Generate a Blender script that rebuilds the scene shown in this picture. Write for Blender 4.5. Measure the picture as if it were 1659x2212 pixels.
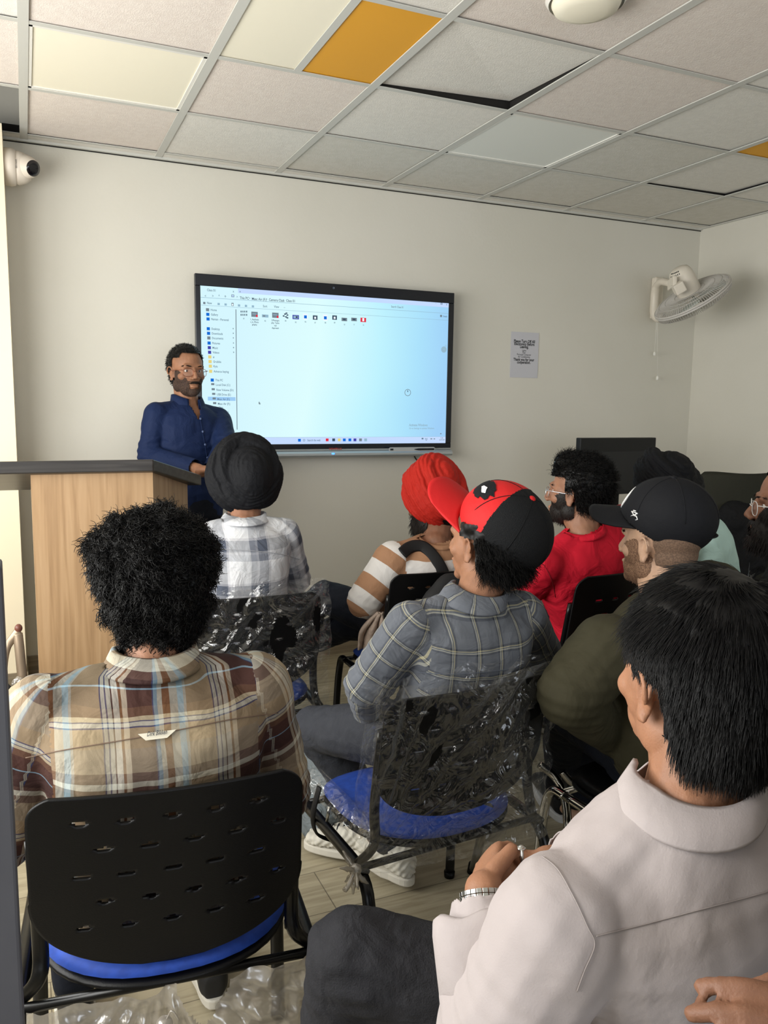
import bpy, bmesh, math, random
import numpy as np
from mathutils import Vector, Matrix, noise, Quaternion
random.seed(7)
for o in list(bpy.data.objects): bpy.data.objects.remove(o)
SC = bpy.context.scene
COL = SC.collection
PI = math.pi
# ------------------------------------------------------------------ camera
FPX, YAW, PITCH, ROLL = 1744.7, .416865, -.132198, .014021
CAM = Vector((0, 0, 1.43))
cy_, sy_, cp_, sp_ = math.cos(YAW), math.sin(YAW), math.cos(PITCH), math.sin(PITCH)
FW = Vector((sy_*cp_, cy_*cp_, sp_)); R0 = Vector((cy_, -sy_, 0)); U0 = R0.cross(FW)
RT = R0*math.cos(ROLL)+U0*math.sin(ROLL); UP = -R0*math.sin(ROLL)+U0*math.cos(ROLL)
cam = bpy.data.cameras.new('camera'); camo = bpy.data.objects.new('camera', cam); COL.objects.link(camo)
M = Matrix((RT, UP, -FW)).transposed().to_4x4(); M.translation = CAM
camo.matrix_world = M
cam.sensor_fit = 'HORIZONTAL'; cam.sensor_width = 36; cam.lens = FPX*36/1659
cam.clip_start = .02
SC.camera = camo
# ------------------------------------------------------------------ world, daylight, exposure
SC.view_settings.view_transform = 'Standard'; SC.view_settings.look = 'None'
SC.view_settings.gamma = 1; SC.view_settings.use_curve_mapping = False
SC.view_settings.exposure = .62
w = bpy.data.worlds.new('world'); SC.world = w; w.use_nodes = True
w.node_tree.nodes['Background'].inputs[0].default_value = (.75, .86, 1, 1)
w.node_tree.nodes['Background'].inputs[1].default_value = 1.0
def area(name, loc, look, sx, sy, power, col):
    l = bpy.data.lights.new(name, 'AREA'); l.shape = 'RECTANGLE'; l.size = sx; l.size_y = sy
    l.energy = power; l.color = col
    o = bpy.data.objects.new(name, l); COL.objects.link(o); o.location = loc
    o.rotation_euler = (Vector(look)-Vector(loc)).to_track_quat('-Z', 'Y').to_euler()
    return o
area('daylight_left_window', (-1.32, 1.85, 1.5), (1, 2.4, 1.75), 3.0, 1.3, 74, (1, .975, .91))
area('daylight_rear_window', (1.0, -2.42, 1.4), (1.2, 2, 1.75), 3.8, 1.3, 24, (.93, .96, 1))
# ------------------------------------------------------------------ helpers
def P(px, py, d):
    return CAM+d*(FW+RT*((px-829.5)/FPX)+UP*((1106-py)/FPX))
def W(px, py, X=None, Y=None, Z=None):
    D = FW+RT*((px-829.5)/FPX)+UP*((1106-py)/FPX)
    t = (X-CAM.x)/D.x if X is not None else (Y-CAM.y)/D.y if Y is not None else (Z-CAM.z)/D.z
    return CAM+D*t
def s2l(c):
    return tuple((x/255/12.92 if x/255 <= .04045 else ((x/255+.055)/1.055)**2.4) for x in c)
def mat(name, rgb, rough=.6, spec=.4, metal=0, nz=None, bump=None, alpha=None, trans=None, sheen=0, emit=None):
    """rgb 0-255; nz=(scale, second rgb) mottles the colour; bump=(scale, strength)"""
    m = bpy.data.materials.new(name); m.use_nodes = True
    t = m.node_tree; b = t.nodes['Principled BSDF']; c = (*s2l(rgb), 1)
    b.inputs['Base Color'].default_value = c
    b.inputs['Roughness'].default_value = rough
    b.inputs['Specular IOR Level'].default_value = spec
    b.inputs['Metallic'].default_value = metal
    if sheen: b.inputs['Sheen Weight'].default_value = sheen
    tc = None
    if nz or bump:
        tc = t.nodes.new('ShaderNodeTexCoord')
    if nz:
        n = t.nodes.new('ShaderNodeTexNoise'); n.inputs['Scale'].default_value = nz[0]; n.inputs['Detail'].default_value = 6
        r = t.nodes.new('ShaderNodeMix'); r.data_type = 'RGBA'
        r.inputs[6].default_value = c; r.inputs[7].default_value = (*s2l(nz[1]), 1)
        mr = t.nodes.new('ShaderNodeMapRange'); mr.inputs[1].default_value = .38; mr.inputs[2].default_value = .62
        t.links.new(tc.outputs['Object'], n.inputs['Vector']); t.links.new(n.outputs['Fac'], mr.inputs[0])
        t.links.new(mr.outputs[0], r.inputs[0]); t.links.new(r.outputs[2], b.inputs['Base Color'])
    if bump:
        n2 = t.nodes.new('ShaderNodeTexNoise'); n2.inputs['Scale'].default_value = bump[0]; n2.inputs['Detail'].default_value = 4
        bp = t.nodes.new('ShaderNodeBump'); bp.inputs['Strength'].default_value = bump[1]; bp.inputs['Distance'].default_value = .01
        t.links.new(tc.outputs['Object'], n2.inputs['Vector']); t.links.new(n2.outputs['Fac'], bp.inputs['Height'])
        t.links.new(bp.outputs[0], b.inputs['Normal'])
    if alpha is not None: b.inputs['Alpha'].default_value = alpha
    if trans: b.inputs['Transmission Weight'].default_value = trans
    if emit:
        b.inputs['Emission Color'].default_value = c; b.inputs['Emission Strength'].default_value = emit
    return m
def link(name, me, mats=None, parent=None, smooth=False):
    o = bpy.data.objects.new(name, me); COL.objects.link(o)
    if mats:
        for m in (mats if isinstance(mats, (list, tuple)) else [mats]): me.materials.append(m)
    if parent:
        o.parent = parent
        o.matrix_parent_inverse = parent.matrix_world.inverted()
    if smooth:
        for p in me.polygons: p.use_smooth = True
    return o
def obj(name, bm, mats, parent=None, smooth=False, bevel=0):
    me = bpy.data.meshes.new(name); bmesh.ops.recalc_face_normals(bm, faces=bm.faces); bm.to_mesh(me); bm.free()
    o = link(name, me, mats, parent, smooth)
    if bevel:
        md = o.modifiers.new('bevel', 'BEVEL'); md.width = bevel; md.segments = 2; md.limit_method = 'ANGLE'
    return o
def thing(name, label, cat, loc=(0, 0, 0), rz=0, group=None):
    o = bpy.data.objects.new(name, None); COL.objects.link(o)
    o.location = loc; o.rotation_euler = (0, 0, rz); o.empty_display_size = .05
    o.matrix_world = Matrix.Translation(Vector(loc)) @ Matrix.Rotation(rz, 4, 'Z')
    o['label'] = label; o['category'] = cat
    if group: o['group'] = group
    return o
def tag(o, label, cat, group=None):
    o['label'] = label; o['category'] = cat
    if group: o['group'] = group
    return o
def struct(o):
    o['kind'] = 'structure'; return o
def box(bm, a, b, M=None, mi=0):
    """box between two corners, optional matrix"""
    (x0, y0, z0), (x1, y1, z1) = a, b
    vs = [bm.verts.new(Vector(v) if M is None else M @ Vector(v)) for v in
          [(x0, y0, z0), (x1, y0, z0), (x1, y1, z0), (x0, y1, z0), (x0, y0, z1), (x1, y0, z1), (x1, y1, z1), (x0, y1, z1)]]
    for f in [(0, 3, 2, 1), (4, 5, 6, 7), (0, 1, 5, 4), (1, 2, 6, 5), (2, 3, 7, 6), (3, 0, 4, 7)]:
        fc = bm.faces.new([vs[i] for i in f]); fc.material_index = mi
    return vs
def prism(bm, pts, n, mi=0):
    """extrude polygon (3d pts) by vector n"""
    n = Vector(n); a = [bm.verts.new(Vector(p)) for p in pts]; b = [bm.verts.new(Vector(p)+n) for p in pts]
    k = len(pts); fs = [bm.faces.new(a), bm.faces.new(b[::-1])]
    for i in range(k): fs.append(bm.faces.new((a[i], b[i], b[(i+1) % k], a[(i+1) % k])))
    for f in fs: f.material_index = mi
def frame_at(d, upv=(0, 0, 1)):
    d = Vector(d).normalized(); u = Vector(upv)
    if abs(d.dot(u)) > .97: u = Vector((0, 1, 0)) if abs(d.y) < .9 else Vector((1, 0, 0))
    x = u.cross(d).normalized(); y = d.cross(x).normalized()
    return x, y
def tube(bm, pts, rad, seg=10, ry=None, upv=(0, 0, 1), closed=False, cap=True, mi=0):
    """sweep an ellipse along a polyline; rad a number or list; ry ratio of the second radius"""
    pts = [Vector(p) for p in pts]; n = len(pts); rings = []
    px = None
    for i, p in enumerate(pts):
        if closed: d = pts[(i+1) % n]-pts[i-1]
        else: d = pts[min(i+1, n-1)]-pts[max(i-1, 0)]
        if d.length < 1e-9: d = Vector((0, 0, 1))
        d.normalize()
        if px is None: x, y = frame_at(d, upv)
        else:
            x = px-d*px.dot(d)
            if x.length < 1e-6: x, y = frame_at(d, upv)
            x.normalize(); y = d.cross(x)
        px = x
        r = rad[i] if isinstance(rad, (list, tuple)) else rad
        q = ry if ry is not None else 1
        rings.append([bm.verts.new(p+x*(r*math.cos(2*PI*k/seg))+y*(r*q*math.sin(2*PI*k/seg))) for k in range(seg)])
    m = n if closed else n-1
    for i in range(m):
        A, B = rings[i], rings[(i+1) % n]
        for k in range(seg):
            f = bm.faces.new((A[k], A[(k+1) % seg], B[(k+1) % seg], B[k])); f.material_index = mi; f.smooth = True
    if cap and not closed:
        f = bm.faces.new(rings[0][::-1]); f.material_index = mi
        f = bm.faces.new(rings[-1]); f.material_index = mi
    return rings
def smoothpath(pts, n=8, closed=False):
    """Catmull-Rom through points"""
    pts = [Vector(p) for p in pts]; out = []; N = len(pts)
    rng = range(N if closed else N-1)
    for i in rng:
        g = (lambda k: pts[k % N]) if closed else (lambda k: pts[max(0, min(N-1, k))])
        p0, p1, p2, p3 = g(i-1), g(i), g(i+1), g(i+2)
        for j in range(n):
            t = j/n
            out.append(.5*((2*p1)+(-p0+p2)*t+(2*p0-5*p1+4*p2-p3)*t*t+(-p0+3*p1-3*p2+p3)*t**3))
    if not closed: out.append(pts[-1])
    return out
def lathe(bm, prof, M=None, seg=32, mi=0):
    """prof list of (r, h) about local z"""
    M = M or Matrix.Identity(4); rings = []
    for r, h in prof:
        if r < 1e-6: rings.append([bm.verts.new(M @ Vector((0, 0, h)))])
        else: rings.append([bm.verts.new(M @ Vector((r*math.cos(2*PI*k/seg), r*math.sin(2*PI*k/seg), h))) for k in range(seg)])
    for A, B in zip(rings, rings[1:]):
        for k in range(seg):
            if len(A) == 1 and len(B) == 1: continue
            if len(A) == 1: f = bm.faces.new((A[0], B[k], B[(k+1) % seg]))
            elif len(B) == 1: f = bm.faces.new((A[k], A[(k+1) % seg], B[0]))
            else: f = bm.faces.new((A[k], A[(k+1) % seg], B[(k+1) % seg], B[k]))
            f.material_index = mi; f.smooth = True
def basis(o, x, y, z):
    m = Matrix((Vector(x), Vector(y), Vector(z))).transposed().to_4x4(); m.translation = Vector(o); return m
def text_into(bm, s, o, x, z, size, mi=0, align='LEFT', bold=0, shear=0, wid=1):
    """flat lettering as mesh: o start of baseline, x writing direction, z up direction"""
    cu = bpy.data.curves.new('lettering', 'FONT'); cu.body = s; cu.size = size; cu.align_x = align
    cu.offset = bold; cu.shear = shear; cu.resolution_u = 2
    ob = bpy.data.objects.new('lettering', cu); COL.objects.link(ob)
    dg = bpy.context.evaluated_depsgraph_get(); dg.update()
    me = bpy.data.meshes.new_from_object(ob.evaluated_get(dg))
    x = Vector(x).normalized(); z = Vector(z).normalized(); o = Vector(o)
    vs = [bm.verts.new(o+x*(v.co.x*wid)+z*v.co.y) for v in me.vertices]
    for p in me.polygons:
        try: f = bm.faces.new([vs[i] for i in p.vertices]); f.material_index = mi
        except ValueError: pass
    bpy.data.objects.remove(ob); bpy.data.curves.remove(cu); bpy.data.meshes.remove(me)

# ------------------------------------------------------------------ materials of the room
m_wall = mat('painted_wall', (216, 213, 203), .75, .2, nz=(1.2, (212, 209, 198)), bump=(60, .06))
m_tbar = mat('ceiling_bar', (196, 196, 190), .5)
m_tile = [mat('ceiling_tile_white', (228, 225, 218), .85, .1, bump=(220, .2), nz=(40, (223, 220, 213))),
          mat('ceiling_tile_pinkish', (228, 219, 211), .85, .1, bump=(220, .2), nz=(40, (223, 213, 205))),
          mat('ceiling_tile_grey', (216, 213, 205), .85, .1, bump=(220, .2), nz=(30, (211, 208, 199)))]
m_orange = mat('orange_tile_face', (222, 160, 40), .6, .3)
m_panel = mat('cream_diffuser', (240, 234, 214), .45)
m_white = mat('white_plastic', (225, 223, 216), .4)
m_dark = mat('dark_plenum', (62, 56, 50), .9, nz=(6, (90, 84, 76)))
def wood(name, c1, c2, c3, axis, rough=.45, scale=1.0):
    m = bpy.data.materials.new(name); m.use_nodes = True; t = m.node_tree; b = t.nodes['Principled BSDF']
    tc = t.nodes.new('ShaderNodeTexCoord'); mp = t.nodes.new('ShaderNodeMapping')
    sc = [22*scale]*3; sc[axis] = 1.0*scale; mp.inputs['Scale'].default_value = sc
    n = t.nodes.new('ShaderNodeTexNoise'); n.inputs['Scale'].default_value = 2.2; n.inputs['Detail'].default_value = 8; n.inputs['Distortion'].default_value = .6
    cr = t.nodes.new('ShaderNodeValToRGB'); e = cr.color_ramp.elements
    e[0].position = .3; e[0].color = (*s2l(c1), 1); e[1].position = .7; e[1].color = (*s2l(c3), 1)
    x = e.new(.5); x.color = (*s2l(c2), 1)
    t.links.new(tc.outputs['Object'], mp.inputs[0]); t.links.new(mp.outputs[0], n.inputs['Vector'])
    t.links.new(n.outputs['Fac'], cr.inputs[0]); t.links.new(cr.outputs[0], b.inputs['Base Color'])
    b.inputs['Roughness'].default_value = rough
    return m
m_oak = wood('oak_laminate', (158, 126, 92), (176, 143, 106), (188, 156, 120), 2)
m_black_wood = wood('black_laminate', (40, 37, 35), (52, 49, 47), (70, 67, 64), 0, .35)
def floor_mat():
    m = bpy.data.materials.new('plank_tile_floor'); m.use_nodes = True; t = m.node_tree; b = t.nodes['Principled BSDF']
    tc = t.nodes.new('ShaderNodeTexCoord')
    br = t.nodes.new('ShaderNodeTexBrick'); br.offset = .37; br.inputs['Scale'].default_value = 1
    br.inputs['Brick Width'].default_value = 1.2; br.inputs['Row Height'].default_value = .2
    br.inputs['Mortar Size'].default_value = .0018; br.inputs['Mortar Smooth'].default_value = .3; br.inputs['Bias'].default_value = 0
    br.inputs['Color1'].default_value = (*s2l((178, 168, 143)), 1); br.inputs['Color2'].default_value = (*s2l((166, 156, 132)), 1)
    br.inputs['Mortar'].default_value = (*s2l((110, 102, 86)), 1)
    mp = t.nodes.new('ShaderNodeMapping'); mp.inputs['Scale'].default_value = (1.3, 14, 1)
    n = t.nodes.new('ShaderNodeTexNoise'); n.inputs['Scale'].default_value = 2.5; n.inputs['Detail'].default_value = 8; n.inputs['Distortion'].default_value = 1.5
    cr = t.nodes.new('ShaderNodeValToRGB'); e = cr.color_ramp.elements
    e[0].position = .36; e[0].color = (.66, .64, .6, 1); e[1].position = .62; e[1].color = (1, 1, 1, 1)
    mx = t.nodes.new('ShaderNodeMix'); mx.data_type = 'RGBA'; mx.blend_type = 'MULTIPLY'; mx.inputs[0].default_value = .8
    L = t.links.new
    L(tc.outputs['Object'], br.inputs['Vector']); L(tc.outputs['Object'], mp.inputs[0]); L(mp.outputs[0], n.inputs['Vector'])
    L(n.outputs['Fac'], cr.inputs[0]); L(br.outputs['Color'], mx.inputs[6]); L(cr.outputs[0], mx.inputs[7]); L(mx.outputs[2], b.inputs['Base Color'])
    b.inputs['Roughness'].default_value = .38
    return m
m_floor = floor_mat()
m_skirt = wood('skirting_tile', (120, 108, 90), (140, 127, 106), (156, 143, 120), 0, .4)
# ------------------------------------------------------------------ shell
XL, XR, YB, YF, ZC = -1.25, 4.15, 4.247, -2.3, 2.614
def wall_with_holes(name, axis, pos, thick, a0, a1, z0, z1, holes):
    """wall in the plane axis=pos; holes list of (a0,a1,z0,z1)"""
    bm = bmesh.new()
    xs = sorted({a0, a1, *[h[0] for h in holes], *[h[1] for h in holes]}); zs = sorted({z0, z1, *[h[2] for h in holes], *[h[3] for h in holes]})
    for i in range(len(xs)-1):
        for j in range(len(zs)-1):
            cx, cz = (xs[i]+xs[i+1])/2, (zs[j]+zs[j+1])/2
            if any(h[0] < cx < h[1] and h[2] < cz < h[3] for h in holes): continue
            if axis == 'x': box(bm, (pos, xs[i], zs[j]), (pos+thick, xs[i+1], zs[j+1]))
            else: box(bm, (xs[i], pos, zs[j]), (xs[i+1], pos+thick, zs[j+1]))
    bmesh.ops.remove_doubles(bm, verts=bm.verts, dist=1e-5)
    return struct(obj(name, bm, m_wall))
ZP = 3.1
wall_with_holes('wall_back', 'y', YB, .15, XL-.15, XR+.15, 0, ZP, [])
wall_with_holes('wall_right', 'x', XR, .15, YF-.15, YB, 0, ZP, [])
HL = [(.3, 3.4, .85, 2.2)]; HF = [(-.9, 3.0, .8, 2.2)]
wall_with_holes('wall_left', 'x', XL-.15, .15, YF-.15, YB, 0, ZP, HL)
wall_with_holes('wall_front', 'y', YF-.15, .15, XL, XR, 0, ZP, HF)
bm = bmesh.new(); box(bm, (XL-.15, YF-.15, -.1), (XR+.15, YB+.15, 0)); struct(obj('floor', bm, m_floor))
# window frames (structure), behind and beside the camera
m_frame = mat('window_aluminium', (170, 170, 168), .35, metal=.6)
for nm, ax, pos, (a0, a1, z0, z1) in (('window_1', 'x', XL-.1, HL[0]), ('window_2', 'y', YF-.1, HF[0])):
    bm = bmesh.new(); n = 3
    for k in range(n+1):
        a = a0+(a1-a0-.05)*k/n
        if ax == 'x': box(bm, (pos, a, z0), (pos+.05, a+.05, z1))
        else: box(bm, (a, pos, z0), (a+.05, pos+.05, z1))
    for z in (z0, z1-.05):
        if ax == 'x': box(bm, (pos, a0, z), (pos+.05, a1, z+.05))
        else: box(bm, (a0, pos, z), (a1, pos+.05, z+.05))
    struct(obj(nm, bm, m_frame))
# column at the left end of the back wall
bm = bmesh.new(); box(bm, (XL, 4.0, .17), (-.043, YB, 2.60)); struct(obj('wall_column', bm, mat('window_lit_cream', (246, 234, 206), .7, .2)))  # colour brighter and warmer than the walls, window light on the column painted in
bm = bmesh.new(); box(bm, (XL, 3.99, 0), (-.037, YB, .17)); struct(obj('baseboard_column', bm, m_skirt))
bm = bmesh.new(); box(bm, (-.037, YB-.012, 0), (XR, YB, .17)); struct(obj('baseboard_back', bm, m_skirt))
bm = bmesh.new(); box(bm, (XR-.012, YF, 0), (XR, YB-.012, .17)); struct(obj('baseboard_right', bm, m_skirt))
# partition edge at the left margin, close to the camera
m_jamb = mat('grey_jamb', (84, 84, 90), .5, nz=(3, (74, 74, 80)))
bm = bmesh.new(); A = W(36, 1900, Y=.80); box(bm, (A.x-.05, .80, 0), (A.x, .84, 1.28)); struct(obj('trim_1', bm, m_jamb, bevel=.003))
# ------------------------------------------------------------------ suspended ceiling
GX, GY, T = .0433, 4.162, .6
def cell(i, j): return GX+T*i, GY-T*(j+1)      # lower corner of the cell; j=0 beside the back wall
special = {(-1, 0): 'hole', (0, 1): 'panel', (1, 2): 'half', (2, 2): 'lift', (3, 1): 'panel2', (5, 1): 'lift2', (5, 2): 'orange2', (-1, 1): 'cream'}
bm = bmesh.new(); bw = .012
for i in range(-3, 8):
    for j in range(0, 12):
        x, y = cell(i, j); x0, x1 = max(x, XL), min(x+T, XR)
        y0, y1 = max(y, YF), y+T
        if x1-x0 < .03 or y1-y0 < .03: continue
        k = special.get((i, j))
        if k in ('hole', 'panel', 'half', 'lift', 'lift2', 'panel2', 'orange2'): continue
        mi = {(0, 0): 1, (0, 2): 1, (1, 1): 1, (1, 0): 0, (2, 1): 0, (2, 0): 2, (3, 0): 2, (4, 0): 2, (5, 0): 2, (4, 1): 2, (6, 0): 2}.get((i, j), random.choice((0, 0, 0, 1)))
        box(bm, (x0+.004, y0+.004, ZC+.002+random.random()*.003), (x1-.004, y1-.004, ZC+.017), mi=mi)
box(bm, (XL, GY, ZC-.001), (XR, YB, ZC+.012), mi=0)
ceil = struct(obj('ceiling', bm, m_tile))
bm = bmesh.new(); box(bm, (XL-.15, YF-.15, ZP), (XR+.15, YB+.15, ZP+.1)); struct(obj('ceiling_slab', bm, m_dark))
bm = bmesh.new()
for i in range(-2, 8):
    x = GX+T*i
    if XL < x < XR: box(bm, (x-bw*1.35, YF, ZC-.004), (x+bw*1.35, YB-.02, ZC))
for j in range(0, 11):
    y = GY-T*j; box(bm, (XL, y-bw, ZC-.003), (XR, y+bw, ZC-.0002))
x, y = cell(1, 2); box(bm, (x+.30-.014, y, ZC-.0025), (x+.30+.014, y+T, ZC))
box(bm, (XL, YB-.02, ZC-.012), (XR, YB-.0005, ZC-.001)); box(bm, (XR-.02, YF, ZC-.006), (XR-.0005, YB-.02, ZC-.001))
struct(obj('trim_2', bm, m_tbar))
m_gap = mat('painted_gap_shade', (28, 26, 24), .9)  # near-black painted in for shade in the ceiling gaps and wall line
bm = bmesh.new()
for i in range(-2, 8):
    x = GX+T*i
    if XL < x < XR: box(bm, (x-.0015, YF, ZC+.0005), (x+.0015, YB-.02, ZC+.035))
for j in range(0, 11):
    y = GY-T*j; box(bm, (XL, y-.0015, ZC+.0005), (XR, y+.0015, ZC+.035))
struct(obj('trim_4', bm, m_gap))  # bar webs coloured dark so gaps at lifted tiles look shaded
bm = bmesh.new(); box(bm, (XL, YB-.004, ZC-.0165), (XR, YB-.0004, ZC-.0125)); struct(obj('trim_3', bm, m_gap))
# the tiles and panels one could lift out
def slab(name, label, cat, x0, x1, y0, y1, m, zs=(0, 0, 0, 0), group=None, th=.015, frame=None):
    bm = bmesh.new(); z = ZC+.002
    c = [(x0, y0), (x1, y0), (x1, y1), (x0, y1)]
    prism(bm, [(a, b, z+d) for (a, b), d in zip(c, zs)], (0, 0, th))
    if frame is None:
        return tag(obj(name, bm, m), label, cat, group)
    t = thing(name, label, cat, ((x0+x1)/2, (y0+y1)/2, z), 0, group)
    obj('diffuser', bm, m, t); bm = bmesh.new(); f = .022
    for a, b in (((x0, y0), (x1, y0+f)), ((x0, y1-f), (x1, y1)), ((x0, y0), (x0+f, y1)), ((x1-f, y0), (x1, y1))):
        box(bm, (a[0], a[1], z-.004), (b[0], b[1], z+.006))
    obj('frame', bm, m_white, t); return t
g = .006
x, y = cell(0, 1); slab('ceiling_light_panel', 'switched-off square cream ceiling light panel in a white frame, second tile from the left', 'light panel', x+g, x+T-g, y+g, y+T-g, m_panel, frame=1)
x, y = cell(3, 1); slab('ceiling_light_panel', 'switched-off bright white square ceiling light panel right of the lifted tile', 'light panel', x+g, x+T-g, y+g, y+T-g, mat('pale_diffuser', (226, 228, 222), .4), frame=1)
x, y = cell(1, 2); slab('ceiling_light_panel', 'half-width cream ceiling light panel left of the big orange tile', 'light panel', x+g, x+.30-g, y+g, y+T-g, m_panel)
slab('ceiling_tile', 'orange half-width ceiling tile beside the cream light panel', 'ceiling tile', x+.30+g, x+T-g, y+g, y+T-g, m_orange)
x, y = cell(5, 2); slab('ceiling_tile', 'orange half-width ceiling tile at the right edge of the photo', 'ceiling tile', x+g, x+.30-g, y+g, y+T-g, m_orange)
slab('ceiling_tile', 'white half-width ceiling tile right of the small orange tile', 'ceiling tile', x+.30+g, x+T-g, y+g, y+T-g, m_tile[0])
x, y = cell(2, 2); slab('ceiling_tile', 'grey-white ceiling tile lifted out of its grid with a dark gap', 'ceiling tile', x+g, x+T-g, y+g, y+T-g, m_tile[0], (.006, .003, .034, .008))
x, y = cell(5, 1); slab('ceiling_tile', 'white ceiling tile raised along its far edge near the right wall', 'ceiling tile', x+g, x+T-g, y+g, y+T-g, m_tile[0], (.002, .006, .012, .006))
# round ceiling fixture
c = W(1267, -8, Z=ZC)
t = thing('ceiling_lamp', 'round white surface-mounted ceiling lamp cut by the top edge', 'ceiling lamp', c)
bm = bmesh.new(); lathe(bm, [(0, 0), (.115, 0), (.118, -.008), (.108, -.02)], Matrix.Translation(c), 40); obj('base_ring', bm, m_white, t)
bm = bmesh.new(); lathe(bm, [(.098, -.006), (.1, -.02), (.092, -.036), (.06, -.046), (0, -.05)], Matrix.Translation(c), 40); obj('diffuser', bm, m_panel, t)
# ------------------------------------------------------------------ interactive display on the back wall
YT = 4.155                                   # front plane of the display
def T2(px, py, dy=0): p = W(px, py, Y=YT-dy); return p
TL, TR, BRp = T2(421, 593), T2(982, 630), T2(971, 984)
x0, x1, zt = TL.x, TR.x, (TL.z+TR.z)/2
s0, s1 = T2(433, 617), T2(971, 655); sb = T2(964, 957)
sx0, sx1, szt, szb = s0.x, s1.x-.004, (s0.z+s1.z)/2, sb.z
zfb = szb-.028; ztray = BRp.z
tv = thing('interactive_display', 'large wall-mounted touch display showing a file window, black bezel and silver tray', 'screen', ((x0+x1)/2, YB, (zt+ztray)/2))
m_bez = mat('black_bezel', (18, 22, 30), .25, .5)
bm = bmesh.new()
for a, b in (((x0, szt), (x1, zt)), ((x0, zfb), (x1, szb)), ((x0, szb), (sx0, szt)), ((sx1, szb), (x1, szt))):
    box(bm, (a[0], YT, a[1]), (b[0], YT+.03, b[1]))
obj('bezel', bm, m_bez, tv, bevel=.003)
bm = bmesh.new(); box(bm, (x0+.03, YT+.03, zfb), (x1-.03, YB-.002, zt-.03)); obj('rear_housing', bm, mat('housing', (40, 42, 46), .5), tv)
bm = bmesh.new()
prof = [(0, 0), (-.004, -.012), (-.022, -.022), (-.034, -.04), (-.036, -.06), (-.026, -.078), (.0, -.083), (.03, -.083), (.03, 0)]
h = (zfb-ztray)/.083
prism(bm, [(x0-.002, YT+a, zfb+b*h) for a, b in prof], (x1-x0-.004, 0, 0))
m_silver = mat('silver_tray', (176, 182, 186), .3, metal=.55)
obj('pen_tray', bm, m_silver, tv)
# camera dot, logo, power light, ports
bm = bmesh.new(); q = T2(720, 622, .001); lathe(bm, [(0, 0), (.007, 0), (.007, -.002)], basis(q, (1, 0, 0), (0, 0, 1), (0, 1, 0)), 16); obj('webcam', bm, mat('lens_glass', (70, 80, 95), .1), tv)
zm = zfb-.05*h
bm = bmesh.new(); q = W(722, 972, Y=YT-.037); text_into(bm, 'VIEWPLUS', q+Vector((-.03, 0, 0)), (1, 0, 0), (0, 0, 1), .016, bold=.0004); obj('logo', bm, mat('logo_red', (170, 60, 50), .5), tv)
bm = bmesh.new(); q = W(720, 980, Y=YT-.037); lathe(bm, [(0, 0), (.009, 0), (.009, .004)], basis(q, (1, 0, 0), (0, 0, .5), (0, 1, 0)), 14); obj('power_light', bm, mat('power_blue', (60, 120, 255), .3, emit=2.5), tv)
bm = bmesh.new(); a = W(840, 971, Y=YT-.036); b = W(940, 967, Y=YT-.036); zc = a.z
pts = [(a.x+.012+.012*math.cos(PI/2+PI*k/8), YT-.0375, zc+.012*math.sin(PI/2+PI*k/8)) for k in range(9)]+[(b.x-.012+.012*math.cos(-PI/2+PI*k/8), YT-.0375, zc+.012*math.sin(-PI/2+PI*k/8)) for k in range(9)]
prism(bm, pts, (0, .004, 0)); obj('port_plate', bm, mat('plate_grey', (190, 194, 197), .35, metal=.3), tv)
bm = bmesh.new(); box(bm, (a.x+.008, YT-.0395, zc-.005), (a.x+.026, YT-.037, zc+.005)); obj('port', bm, m_bez, tv)
bm = bmesh.new(); tube(bm, [(b.x-.135, YT-.042, zc), (b.x-.125, YT-.042, zc), (b.x-.11, YT-.042, zc), (b.x-.012, YT-.042, zc)], [.0015, .003, .006, .006], 10)
tag(obj('stylus', bm, mat('stylus_dark', (35, 35, 38), .3), smooth=True), 'dark stylus lying in the pen slot of the display tray', 'stylus')
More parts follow.
